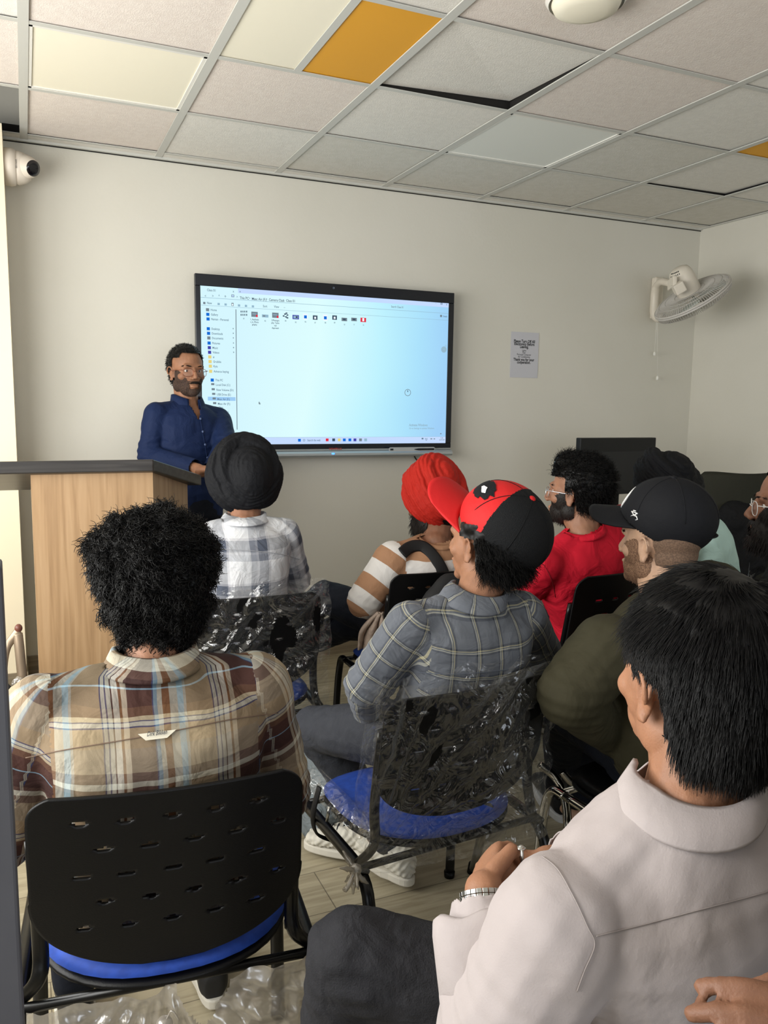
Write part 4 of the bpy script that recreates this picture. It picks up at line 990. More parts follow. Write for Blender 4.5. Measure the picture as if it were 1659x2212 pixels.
# ------------------------------------------------------------------ person 1, curly hair, plaid shirt
f1 = figure('person with big curly black hair and brown plaid shirt on the nearest left chair', P(330, 1432, 1.40), (.185, 1.43, .56), -.03, P(332, 1268, 1.47), .02, .05,
            [((-.075, 1.46, .68), (.08, 1.70, .68)), ((.425, 1.44, .68), (.30, 1.68, .68))],
            [((.06, 1.86, .53), (.05, 1.80, .1), (0, 1, 0)), ((.34, 1.86, .53), (.36, 1.82, .1), (.1, 1, 0))], SK[0], m_shirt1, 2, m_blackcl, s=.98, sw=.182, collar=1, collar_h=.042, fold=.005, svox=.006, fit=1.1, armfat=1.08, hs=1.0, shoe=mat('dark_shoe', (30, 30, 32), .5), belly=1.1)
M = f1.M
def line1(L): return (L[:, 2] > -.108) & (L[:, 1] < .075) & ~((L[:, 1] > .035) & (L[:, 2] < .05))
bmx = lambda bm: [ball(bm, c, r, M, 24) for c, r in (((0, -.02, .050), (.100, .108, .096)), ((0, -.035, -.01), (.092, .082, .075)), ((-.045, -.02, .068), (.062, .075, .060)), ((.045, -.02, .070), (.058, .075, .060)), ((0, -.038, -.072), (.068, .062, .042)))]
me = hair_cap(M, (.01, .01, .01), lump=.016, seed=4, line=line1, shapes=bmx)
lk = grow(me, M, 12000, .020, .0011, 9, .18, flow=lambda l: (l.x*2, -.3, .1+l.z*4-.3), coil=1.2, seed=5, gk=.8, lift=.34)
link('hair', join(me, lk), m_hair, f1.t)
# loop tag on the yoke
tg = P(337, 1588, 1.285)
X1, Z1 = f1.X, (UP*.98+RT*.0).normalized()
nb = -f1.Y
def on_back(F, px, py, lift=.004):
    """point of the shirt surface seen at a pixel"""
    D = (P(px, py, 1)-CAM).normalized(); ok, loc, n, i = F.shirt.ray_cast(F.shirt.matrix_world.inverted() @ CAM, D)
    return (F.shirt.matrix_world @ loc, n) if ok else None
bpy.context.view_layer.update()
pa, na = on_back(f1, 298, 1586); pb_, nb_ = on_back(f1, 380, 1576); pc, nc = on_back(f1, 360, 1594); pd, nd = on_back(f1, 315, 1600)
bm = bmesh.new(); prism(bm, [pa+na*.004, pb_+nb_*.004, pc+nc*.006, pd+nd*.006], -na*.0015); tg = obj('loop_label', bm, mat('label_cream', (214, 208, 190), .8), f1.shirt)
bm = bmesh.new(); xd = (pc-pd).normalized(); zd = ((pa-pd).normalized()-xd*(pa-pd).normalized().dot(xd)).normalized()
if zd.z < 0: zd = -zd
text_into(bm, 'Dirk Bikken', pd+(xd*.002)+nd*.0078+zd*.006, xd, zd, .0105, 0, 'LEFT', .0001, .5, 1.0 if False else .62); obj('script', bm, mat('script_ink', (50, 54, 66), .8), tg)
# ------------------------------------------------------------------ person 2, black turban
f2 = figure('person in a black turban and white and grey plaid shirt on a plastic-wrapped chair', P(527, 1122, 2.72), (.665, 2.70, .58), -.02, P(528, 1058, 2.79), .05, 0,
            [((.45, 2.80, .78), (.60, 2.98, .72)), ((.875, 2.74, .80), (.74, 2.97, .72))],
            [((.56, 3.12, .55), (.56, 3.10, .1), (0, 1, 0)), ((.78, 3.12, .55), (.78, 3.08, .1), (0, 1, 0))], SK[0], m_shirt2, 2, m_blackcl, s=.95, sw=.15, collar=1, collar_h=.05, fold=.004, hs=.95, shoe=mat('dark_shoe', (30, 30, 32), .5))
turban(f2.t, f2.M, m_turb_b, a=(.126, .130, .140), c=(0, -.006, .058), tilt=1.12, seed=2, n=6, spread=.10, inner=(.088, .105, .108), rt=.034, ioff=(0, -.048, -.004), twist=.30, calm=.052)
me = hair_cap(f2.M, (.004, .004, .004), line=lambda L: (L[:, 2] > -.085) & (L[:, 1] < -.02)); link('hair', me, m_hair, f2.t)
# ------------------------------------------------------------------ person 3, red turban, striped shirt
f3 = figure('person in a red turban and tan and white striped shirt with a black strap', P(944, 1162, 3.08), (1.43, 2.84, .56), .12, P(938, 1096, 3.15), .50, -.03,
            [(P(788, 1296, 3.0), P(822, 1326, 3.12)), ((1.70, 2.80, .74), (1.5, 3.04, .68))],
            [(P(702, 1288, 3.34), P(610, 1370, 3.62), (-.6, .8, -.2)), (P(748, 1350, 3.40), P(640, 1400, 3.72), (-.4, .9, -.1))], SK[3], m_shirt3, 2, m_blackcl, s=1.02, sw=.180, collar='tee', fold=.0035, hs=1.03, fit=1.10, armfat=1.15, shoe=mat('dark_shoe', (30, 30, 32), .5))
turban(f3.t, f3.M, m_turb_r, a=(.112, .124, .124), c=(0, -.004, .062), tilt=.95, seed=8, n=6, spread=.10, inner=(.086, .094, .118), rt=.034)
def beard(F, M, lo=-.125, th=.010, count=900, L=.012, seed=3, up=-.035, back=-.015, m=None, r=.0009, capmesh=True):
    bm = bmesh.new(); ball(bm, (0, .038, -.066), (.053+th, .052+th, .050+th), M, 24); ball(bm, (0, .028, -.055), (.054+th, .045+th, .05+th), M, 24)
    ball(bm, (0, .076, -.094), (.022+th, .017+th, .017+th), M); ball(bm, (0, .028, -.012), (.068+th*.8, .064+th*.3, .082+th*.5), M, 24)
    for s in (-1, 1): ball(bm, (s*.047, .005, -.062), (.018+th, .034+th, .031+th), M)
    me = mkmesh(bm, .004, 2); Mi = np.array(M.inverted()); L_ = getco(me) @ Mi[:3, :3].T+Mi[:3, 3]; x, y, z = L_.T
    mask_mesh(me, (z < up-.030+np.maximum(0, np.abs(x)-.025)*1.25) & (y > back) & ~((z < -.095) & (y < .03)) & ~((np.abs(x) < .022) & (z > -.078) & (z < -.05) & (y > .07)))
    lk = grow(me, M, count, L, r, 3, .1, flow=lambda l: (l.x, .3, -1), seed=seed, lift=.5)
    link('beard', join(me, lk), m or m_beard, F.t)
beard(f3, f3.M, th=.008, count=500, L=.022, up=.005)
me = hair_cap(f3.M, (.003, .003, .003), line=lambda L: (L[:, 2] > -.07) & (L[:, 1] < .0) & (L[:, 2] < .02)); link('hair', me, m_hair, f3.t)
# ------------------------------------------------------------------ person 4, red and black cap
AN4 = [Vector((.965, 2.075, .105)), W(838, 1866, Z=0)+Vector((-.05, .05, .10))]
f4 = figure('person in a red and black cap and grey check shirt on the middle plastic-wrapped chair', P(1022, 1290, 1.98), (.97, 1.80, .57), .06, P(1052, 1172, 2.03), .38, .05,
            [(P(795, 1478, 2.0), P(800, 1556, 2.24)), ((1.33, 1.84, .70), (1.16, 2.06, .66))],
            [(P(682, 1572, 2.40), AN4[0], (-.25, .97, 0)), ((1.14, 2.2, .55), AN4[1], (-.8, .6, 0))], SK[1], m_shirt4, 2, m_jean, s=1.0, sw=.160, collar=1, collar_h=.045, fold=.005, svox=.006, fit=1.06, hs=1.0, armfat=1.08, belly=.95)
MC = HM(P(1066, 1156, 2.03), .50, .74, -.10, 1.10)
black_mesh = cloth('black_cap_mesh', (20, 21, 23), creases=.05, fine=.9)
cp = cap_parts(f4.t, MC, [m_capred, black_mesh], lambda l: 0 if l.y > -.002+.25*(l.z-.05) else 1, m_capred, brim=(.084, .098), brim_drop=.16, r=(.092, .112, .092), c=(0, -.012, .046), cut=.010, slope=-.14, button=m_capred, stitch=black_mesh)
def crown_patch(bm, M, outline, r, c, up=.002, front=1):
    """thin patch lying on the crown; outline [(x, z)]"""
    cx = sum(p[0] for p in outline)/len(outline); cz = sum(p[1] for p in outline)/len(outline); prev = None; n = len(outline)
    def at(x, z): return M @ Vector((x, c[1]+front*r[1]*math.sqrt(max(0, 1-((x-c[0])/r[0])**2-((z-c[2])/r[2])**2))+up, z+up*.7))
    rings = [[bm.verts.new(at(cx+(x-cx)*f, cz+(z-cz)*f)) for x, z in outline] for f in (.15, .4, .65, .85, 1)]
    bm.faces.new(rings[0])
    for A, B in zip(rings, rings[1:]):
        for k in range(n): bm.faces.new((A[k], A[(k+1) % n], B[(k+1) % n], B[k]))
CR, CC = (.092, .112, .092), (0, -.012, .046)
bm = bmesh.new(); crown_patch(bm, MC, [(-.040+(.028+.004*math.sin(k*2.3))*math.cos(2*PI*k/24), .084+(.026+.003*math.sin(k*3.1))*math.sin(2*PI*k/24)) for k in range(24)], CR, CC, .003); em = obj('emblem', bm, m_capblack, cp)
bm = bmesh.new(); crown_patch(bm, MC, [(-.050+.010*math.cos(2*PI*k/10), .088+.006*math.sin(2*PI*k/10)+.002*math.sin(k*4)) for k in range(10)], CR, CC, .0045); obj('emblem_mark', bm, m_mark, em)
line4 = lambda L: (L[:, 2] > -.088) & (((L[:, 1] < -.026) & (L[:, 2] < .03)) | (L[:, 2] > .02)) & (L[:, 2] < .06) & (L[:, 1] < .02)
me = hair_cap(f4.M, (.016, .016, .008), lump=.005, seed=7, line=line4, shapes=lambda bm: ball(bm, (0, -.045, -.03), (.085, .075, .06), f4.M, 24))
lk = grow(me, f4.M, 4200, .032, .0009, 7, .14, flow=lambda l: (l.x*2, -.8, -.8), coil=.8, seed=9, gk=.3, lift=.5, where=lambda l: l.z < .03 and l.y < -.03)
link('hair', join(me, lk), m_hair, f4.t)
m_stub = mat('stubble', (118, 84, 66), .7, nz=(300, (60, 42, 34)))
# ------------------------------------------------------------------ person 5, red t-shirt
f5 = figure('person in a red t-shirt and glasses sitting before the black monitor', P(1262, 1142, 2.72), (1.83, 2.30, .58), .18, P(1246, 1064, 2.76), .62, .02,
            [(P(1128, 1262, 2.70), P(1110, 1330, 2.9)), ((2.07, 2.30, .76), (1.95, 2.55, .70))],
            [((1.62, 2.72, .55), (1.6, 2.74, .1), (-.2, 1, 0)), ((1.85, 2.76, .55), (1.85, 2.78, .1), (0, 1, 0))], SK[0], m_shirt5, .86, m_blackcl, s=.97, sw=.205, collar='tee', fold=.006, hs=.97, fit=1.12, armfat=1.2, shoe=mat('dark_shoe', (30, 30, 32), .5))
line5 = lambda L: (L[:, 2] > -.078) & ~((L[:, 1] > .018) & (L[:, 2] < .055)) & ~((L[:, 1] > -.018) & (L[:, 2] < .008)) & (L[:, 1] < .085)
me = hair_cap(f5.M, (.014, .016, .020), lump=.006, seed=12, line=line5, shapes=lambda bm: ball(bm, (0, .03, .10), (.055, .06, .04), f5.M, 20))
lk = grow(me, f5.M, 5000, .024, .0010, 7, .15, flow=lambda l: (l.x*2, -.6, .1 if l.z > .05 else -.8), coil=1.0, seed=13, gk=.15, lift=.6)
link('hair', join(me, lk), m_hair, f5.t)
beard(f5, f5.M, th=.003, count=900, L=.009, up=-.022, seed=5)
glasses(f5.t, f5.M, mat('white_metal_frame', (205, 205, 210), .25, metal=.8))
eyes(f5.t, f5.M)
# ------------------------------------------------------------------ person 6, black cap
f6 = figure('person in a black cap and olive t-shirt seated behind the red t-shirt', P(1426, 1290, 1.98), (1.52, 1.56, .57), .10, P(1426, 1172, 2.04), .30, .0,
            [(P(1232, 1500, 1.90), P(1330, 1600, 2.10)), ((1.75, 1.55, .72), (1.6, 1.85, .68))],
            [(P(1230, 1540, 2.35), W(1202, 1745, Z=.012)+Vector((0, 0, .075)), (.3, .95, 0)), ((1.62, 2.02, .55), (1.66, 2.1, .1), (.1, 1, 0))], SK[2], m_shirt6, 2, m_blackcl, s=1.02, sw=.178, collar='tee', fold=.005, hs=1.0, fit=1.2, armfat=1.25, belly=1.1)
MC = HM(P(1432, 1148, 2.04), .56, .08, -.14, 1.07)
cp = cap_parts(f6.t, MC, [m_capblack], lambda l: 0, m_capblack, brim=(.074, .082), brim_drop=.10, r=(.088, .108, .092), c=(0, -.012, .040), cut=-.002, slope=.42, curve=.030)
def cap_pt(x, z, side=-1, r=(.088, .108, .092), c=(0, -.012, .040), up=.002):
    y = x; xx = side*r[0]*math.sqrt(max(0, 1-((y-c[1])/r[1])**2-((z-c[2])/r[2])**2)); n = Vector((xx/r[0]**2, (y-c[1])/r[1]**2, (z-c[2])/r[2]**2)).normalized()
    return MC @ (Vector((xx, y, z))+n*up)
bm = bmesh.new()
def mk(pts, r=.0016): tube(bm, [cap_pt(.048-a*.0110, .046+b*.0110) for a, b in pts], r, 6)
mk([(-.35, 1.25), (.25, 1.28)], .0015); mk([(-.75, .95), (-.1, .45), (-.8, -.1)]); mk([(.75, .95), (-.2, .25)]); mk([(-.7, .95), (.7, .95)], .0012); mk([(-.1, .35), (.6, .30), (.95, -.25), (.6, -.45), (-.75, -.55)])
obj('side_mark', bm, m_mark, cp)
bm = bmesh.new(); tube(bm, [MC @ Vector((.030*math.cos(a), -.012+.108*math.sqrt(1-(.03*math.cos(a)/.088)**2-((.030+.030*math.sin(a))/.092)**2)+.003, .070+.026*math.sin(a))) for a in [2*PI*k/24 for k in range(24)]], .003, 6, closed=True); obj('front_mark', bm, m_mark, cp)
bm = bmesh.new(); tube(bm, [MC @ Vector((.05*math.sin(a), -.012-.106*math.cos(a*1.0), .006+.004*math.cos(a))) for a in [-.75+1.5*k/12 for k in range(13)]], .006, 8, ry=.35, upv=(0, 0, 1)); obj('back_strap', bm, m_capblack, cp)
me = hair_cap(f6.M, (.002, .002, .002), line=lambda L: (L[:, 2] > -.062) & (L[:, 1] < -.022) & (L[:, 2] < .03)); link('hair', me, mat('faded_hair', (96, 76, 62), .8, nz=(260, (120, 96, 78))), f6.t)
beard(f6, f6.M, th=.0025, count=700, L=.005, up=-.008, seed=6, m=mat('brown_stubble', (140, 108, 84), .8, nz=(300, (96, 70, 54))), r=.0006)
eyes(f6.t, f6.M)
# ------------------------------------------------------------------ person 7, front right, pinkish white shirt
hd7 = [dict(d=(.55, .80, -.05), n=(-.80, .30, .5), curl=.8, thumb=.9, fat=.95, hs=.86), dict(d=(-.9, .25, -.05), n=(.1, -.2, 1), curl=.8, thumb=.9, hs=.86)]
W7 = P(1046, 1925, 1.02)
f7 = figure('person with straight black hair and a white shirt in the right foreground', P(1492, 1706, .94), (.78, .80, .58), .16, P(1506, 1468, .98), -.05, .04,
            [(P(1075, 2235, .93), W7), ((1.02, .86, .72), P(1185, 1868, 1.10))],
            [(P(762, 2062, 1.14), P(720, 2420, 1.25), (-.3, .95, 0)), ((1.04, 1.16, .55), (1.06, 1.18, .1), (0, 1, 0))], SK[1], m_shirt7, 2, m_denim, s=1.0, sw=.190, shd=.096, collar=1, collar_h=.034, fold=.006, svox=.005, bvox=.0035, fit=1.12, armfat=1.18, hs=1.02, hands=hd7, cuff=True, belly=1.1, shoe=mat('dark_shoe', (30, 30, 32), .5))
line7 = lambda L: (L[:, 2] > -.092+.0*L[:, 1]) & (L[:, 1] < .080) & ~((L[:, 1] > .045) & (L[:, 2] < .062)) & ~((L[:, 1] > .020) & (L[:, 2] < .022)) & ~((L[:, 1] > -.030) & (L[:, 2] < .010)) & ~((L[:, 1] > -.042) & (L[:, 2] < -.05))
me = hair_cap(f7.M, (.012, .014, .020), lump=.002, seed=21, line=line7, voxel=.0035, shapes=lambda bm: (ball(bm, (0, -.035, -.035), (.074, .078, .062), f7.M, 26), ball(bm, (0, -.012, .055), (.088, .100, .078), f7.M, 30)))
def flow7(l):
    cx, cyy = l.x-.01, l.y+.045
    if l.z > .07 and math.hypot(cx, cyy) < .035: return (cx*.6-cyy, cyy*.6+cx, -.02)
    if l.y > .03: return (cx*.5, .02, -.10)
    if l.z > .07: return (cx*1.2, cyy*1.2, -.10)
    return (cx*.8, -.03, -.13)
lk = grow(me, f7.M, 19000, lambda l: (.009 if l.y > .035 else .032) if l.z > .06 else (.008 if l.y > -.045 else .024), .0007, 6, .035, flow=flow7, seed=22, gk=.25, lift=.10)
link('hair', join(me, lk), mat('soft_black_hair', (11, 10, 11), .45, .22), f7.t)
eyes(f7.t, f7.M)
# watch
wd = (W7-P(1075, 2235, .93)).normalized(); wx, wy = frame_at(wd); wc = W7-wd*.012
wt = thing('wrist_watch', 'silver metal bracelet watch on the left wrist in the right foreground', 'watch', wc)
bm = bmesh.new()
nl = 26
for k in range(nl):
    a = 2*PI*k/nl; e = Vector((math.cos(a), math.sin(a), 0)); p = wc+wx*(.0305*e.x)+wy*(.0305*e.y); tn = (-wx*e.y+wy*e.x); nn_ = (wx*e.x+wy*e.y)
    for w0, w1 in ((-.010, -.0045), (-.004, .004), (.0045, .010)): box(bm, (-.0033, w0, -.0014), (.0033, w1, .0016), basis(p, tn, wd, nn_))
m_steel = mat('brushed_steel', (190, 190, 186), .22, metal=1)
obj('bracelet', bm, m_steel, wt, bevel=.0005)
fd = (Vector((.3, .9, -.3))); fd = (fd-wd*fd.dot(wd)).normalized()
bm = bmesh.new(); lathe(bm, [(0, -.004), (.0175, -.004), (.018, .003), (.0155, .0045), (0, .0045)], basis(wc+fd*.033, wd, fd.cross(wd), fd), 28); obj('case', bm, m_steel, wt, True)
rg = f7.tips[1][1]
# ring
# ------------------------------------------------------------------ person 8, behind, mint shirt
f8 = figure('person in a black turban and pale mint shirt half hidden behind the black cap', P(1486, 1116, 2.92), (2.30, 2.20, .60), .62, P(1432, 1072, 2.96), .20, .10,
            [((2.02, 2.44, .80), (2.0, 2.65, .74)), ((2.47, 2.40, .80), (2.2, 2.62, .74))],
            [((2.1, 2.62, .58), (2.1, 2.7, .1), (-.4, 1, 0)), ((2.3, 2.65, .58), (2.3, 2.7, .1), (-.2, 1, 0))], SK[0], m_shirt8, 2, m_blackcl, s=.97, sw=.165, fold=.004, hs=.97, fit=1.1, shoe=mat('dark_shoe', (30, 30, 32), .5))
turban(f8.t, f8.M, m_turb_b, a=(.114, .124, .086), c=(0, -.010, .066), tilt=.45, seed=5, n=5, spread=.06, inner=(.09, .10, .095))
# ------------------------------------------------------------------ person 9, right edge, beard and glasses
f9 = figure('bearded person in clear glasses and a black t-shirt cut by the right edge', P(1716, 1212, 2.18), (2.0, 1.48, .60), .35, P(1712, 1096, 2.2), .86, .0,
            [((1.75, 1.55, .82), (1.72, 1.8, .74)), ((2.25, 1.52, .82), (2.05, 1.8, .74))],
            [((1.85, 1.98, .58), (1.85, 2.0, .1), (0, 1, 0)), ((2.1, 1.98, .58), (2.1, 2.0, .1), (0, 1, 0))], SK[3], m_shirt9, .8, m_blackcl, s=1.02, sw=.185, collar='tee', fold=.004, hs=1.03, fit=1.15, shoe=mat('dark_shoe', (30, 30, 32), .5))
beard(f9, f9.M, th=.016, count=1600, L=.016, up=-.006, seed=8)
me = hair_cap(f9.M, (.006, .006, .006), line=lambda L: hairline(L)); link('hair', me, m_hair, f9.t)
glasses(f9.t, f9.M, mat('clear_frame', (214, 214, 212), .15)); eyes(f9.t, f9.M)
# ------------------------------------------------------------------ person 10, only a hand in the corner
f10 = figure('person outside the frame whose brown hand shows at the bottom right corner', P(2520, 1500, .62), (1.02, -.02, .60), .5, P(2500, 1180, .66), .5, 0,
             [(P(2050, 2400, .60), P(1930, 2310, .66)), ((1.25, .0, .75), (1.2, .2, .7))],
             [((.95, .45, .5), (.95, .5, .1), (0, 1, 0)), ((1.2, .42, .5), (1.2, .5, .1), (0, 1, 0))], SK[3], m_shirt9, .8, m_blackcl, s=1.0, hands=[dict(d=P(1780, 2262, .66)-P(1930, 2310, .66), n=(-.1, -.6, .9), curl=.35, fat=1.1), None], shoe=mat('dark_shoe', (30, 30, 32), .5))
link('hair', hair_cap(f10.M, (.006, .006, .008), lump=.002), m_hair, f10.t)
# ------------------------------------------------------------------ person 11, the presenter
e11 = [(P(489, 965, 3.82), P(452, 1022, 3.66)), (P(322, 985, 3.76), P(430, 1014, 3.58))]
f11 = figure('presenter with glasses and short beard in a navy shirt standing behind the lectern', P(406, 872, 3.87), (.70, 3.90, .93), R_(196), P(403, 803, 3.84), R_(193), -.03,
             e11, [((.60, 3.86, .50), (.60, 3.90, .1), (-.1, -1, 0)), ((.80, 3.86, .50), (.82, 3.90, .1), (.1, -1, 0))], SK[1], m_shirt11, 2, m_blackcl, s=.99, sw=.16, collar=1, collar_h=.04, fold=.005, hs=1.0, svox=.006, armfat=1.0, fit=1.08, bvox=.0035, shoe=mat('dark_shoe', (30, 30, 32), .5), lean=0, neckr=.056,
             hands=[dict(d=(-1, -.3, 0), n=(0, 0, 1), curl=.3), dict(d=(1, -.2, 0), n=(0, 0, 1), curl=.3)])
line11 = lambda L: (L[:, 1] < .078) & (L[:, 2] > -.070) & ~((L[:, 1] > .050) & (L[:, 2] < .085)) & ~((L[:, 1] > .012) & (L[:, 2] < .060)) & ~((L[:, 1] > -.010) & (L[:, 2] < .005))
me = hair_cap(f11.M, (.006, .008, .010), lump=.003, seed=31, line=line11)
lk = grow(me, f11.M, 2600, .016, .0011, 4, .06, flow=lambda l: (l.x, -1.5, .1 if l.z > .06 else -.7), coil=.5, seed=33, gk=.1, lift=.35)
link('hair', join(me, lk), m_hair, f11.t)
beard(f11, f11.M, th=.0025, count=1800, L=.005, up=-.012, seed=14, r=.0007, m=mat('trim_beard', (46, 34, 28), .8, nz=(240, (78, 57, 46))))
# moustache
bm = bmesh.new(); rnd = random.Random(2)
for k in range(260):
    u = rnd.uniform(-1, 1); p = Vector((u*.026, .1005-.006*u*u*1.4, -.0475-.005*abs(u)**1.5+rnd.gauss(0, .0016))); strand(bm, f11.M @ p, f11.M.to_3x3() @ Vector((u*1.2, .1, -.8)), .007, .0007, 3, .05, rnd, gk=0)
obj('moustache', bm, m_beard, f11.t)
glasses(f11.t, f11.M, mat('gold_frame', (150, 92, 70), .3, metal=.7)); eyes(f11.t, f11.M)
# shirt placket and buttons
X11, Y11, Z11 = f11.X, f11.Y, f11.Z
bpy.context.view_layer.update()
prev = None; bmP = bmesh.new(); pts = []
for k in range(9):
    py = 905+k*14; px = 432+(k*14)*.18; h_ = on_back(f11, px, py)
    if h_ is None: continue
    p_, n_ = h_; pts.append(p_+n_*.002)
    if k % 2 == 0:
        bm = bmesh.new(); lathe(bm, [(0, 0), (.0055, 0), (.0055, .002), (0, .002)], basis(p_+n_*.004, frame_at(n_)[0], frame_at(n_)[1], n_), 12); obj('button', bm, mat('button_pale', (96, 112, 150), .4), f11.shirt)
tube(bmP, pts, .0022, 5); obj('placket', bmP, m_shirt11, f11.shirt)

def seam(F, px, m, r=.0011, lift=.0012, name='seam'):
    hits = [on_back(F, x, y) for x, y in smoothpath2(px)]; pts = [h[0]+h[1]*lift for h in hits if h]
    if len(pts) > 3:
        bm = bmesh.new(); tube(bm, pts, r, 5); obj(name, bm, m, F.shirt, True)
def smoothpath2(px): return [(v.x, v.y) for v in smoothpath([(x, y, 0) for x, y in px], 8)]
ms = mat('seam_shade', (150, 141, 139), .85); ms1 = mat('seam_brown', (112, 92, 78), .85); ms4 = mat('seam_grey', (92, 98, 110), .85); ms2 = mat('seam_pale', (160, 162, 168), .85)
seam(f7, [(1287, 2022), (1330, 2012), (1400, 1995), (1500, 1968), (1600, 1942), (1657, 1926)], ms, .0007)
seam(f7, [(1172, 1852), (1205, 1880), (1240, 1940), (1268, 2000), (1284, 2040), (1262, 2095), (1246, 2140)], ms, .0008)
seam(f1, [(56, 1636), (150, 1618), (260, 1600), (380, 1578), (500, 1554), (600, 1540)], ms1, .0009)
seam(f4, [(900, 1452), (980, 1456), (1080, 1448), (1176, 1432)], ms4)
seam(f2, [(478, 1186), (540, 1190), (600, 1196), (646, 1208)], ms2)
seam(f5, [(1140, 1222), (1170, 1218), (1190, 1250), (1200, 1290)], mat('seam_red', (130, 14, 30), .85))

# rolled cuff of the left sleeve in the right foreground
bm = bmesh.new(); cw = W7-wd*.050-RT*.006
rings = []
for o_, r_ in ((-.072, .0475), (-.065, .0560), (.0, .0600), (.014, .0590), (.018, .0530), (.012, .0430), (-.050, .0440)):
    rings.append([bm.verts.new(cw+wd*o_+wx*(r_*(1+.06*math.sin(3*a+1)))*math.cos(a)+wy*(r_*.92*(1+.05*math.sin(4*a)))*math.sin(a)+wd*.004*math.sin(5*a)) for a in [2*PI*k/40 for k in range(40)]])
for A, B in zip(rings, rings[1:]):
    for k in range(40): bm.faces.new((A[k], A[(k+1) % 40], B[(k+1) % 40], B[k]))
obj('cuff', bm, m_shirt7, f7.shirt, True)
# ------------------------------------------------------------------ chairs
m_plast = mat('black_plastic', (9, 9, 10), .42, .22, bump=(400, .08))
m_tube = mat('black_tube', (8, 8, 9), .28, .35)
m_blue = mat('blue_seat', (28, 66, 156), .7, nz=(50, (24, 58, 140)))
m_chrome = mat('chrome_tube', (200, 198, 192), .14, metal=1)
def back_shell(bm, M, w=.215, h=.33, z0=.50, recl=.16, curve=.55, slots=True):
    nu, nv = 84, 96; g0 = []; rnd = random.Random(1)
    sl = [(-.135+.068*i+(.034 if j % 2 else 0), .085+.048*j) for j in range(5) for i in range(5)] if slots else []
    def pos(u, v):
        hw = w*(1-.02*v) if v > .42 else w*math.sqrt(max(0, 1-((.42-v)/.42)**2.3))
        if v > .86: hw = (w*.98)*(1-.16*((v-.86)/.14)**3)
        x = u*hw; z = z0+h*v; y = -recl*(v-.1)*h*1.0+curve*x*x-.002-.03*math.sin(v*PI)*0
        return x, y, z
    for i in range(nu+1):
        row = []
        for j in range(nv+1):
            x, y, z = pos(-1+2*i/nu, j/nv); row.append(bm.verts.new(M @ Vector((x, y, z))))
        g0.append(row)
    for i in range(nu):
        for j in range(nv):
            x, y, z = pos(-1+2*(i+.5)/nu, (j+.5)/nv)
            if any(((x-a)/.0135)**2+((z-z0-b)/.0042)**2 < 1 for a, b in sl): continue
            bm.faces.new((g0[i][j], g0[i+1][j], g0[i+1][j+1], g0[i][j+1]))
    bmesh.ops.remove_doubles(bm, verts=bm.verts, dist=.0003)
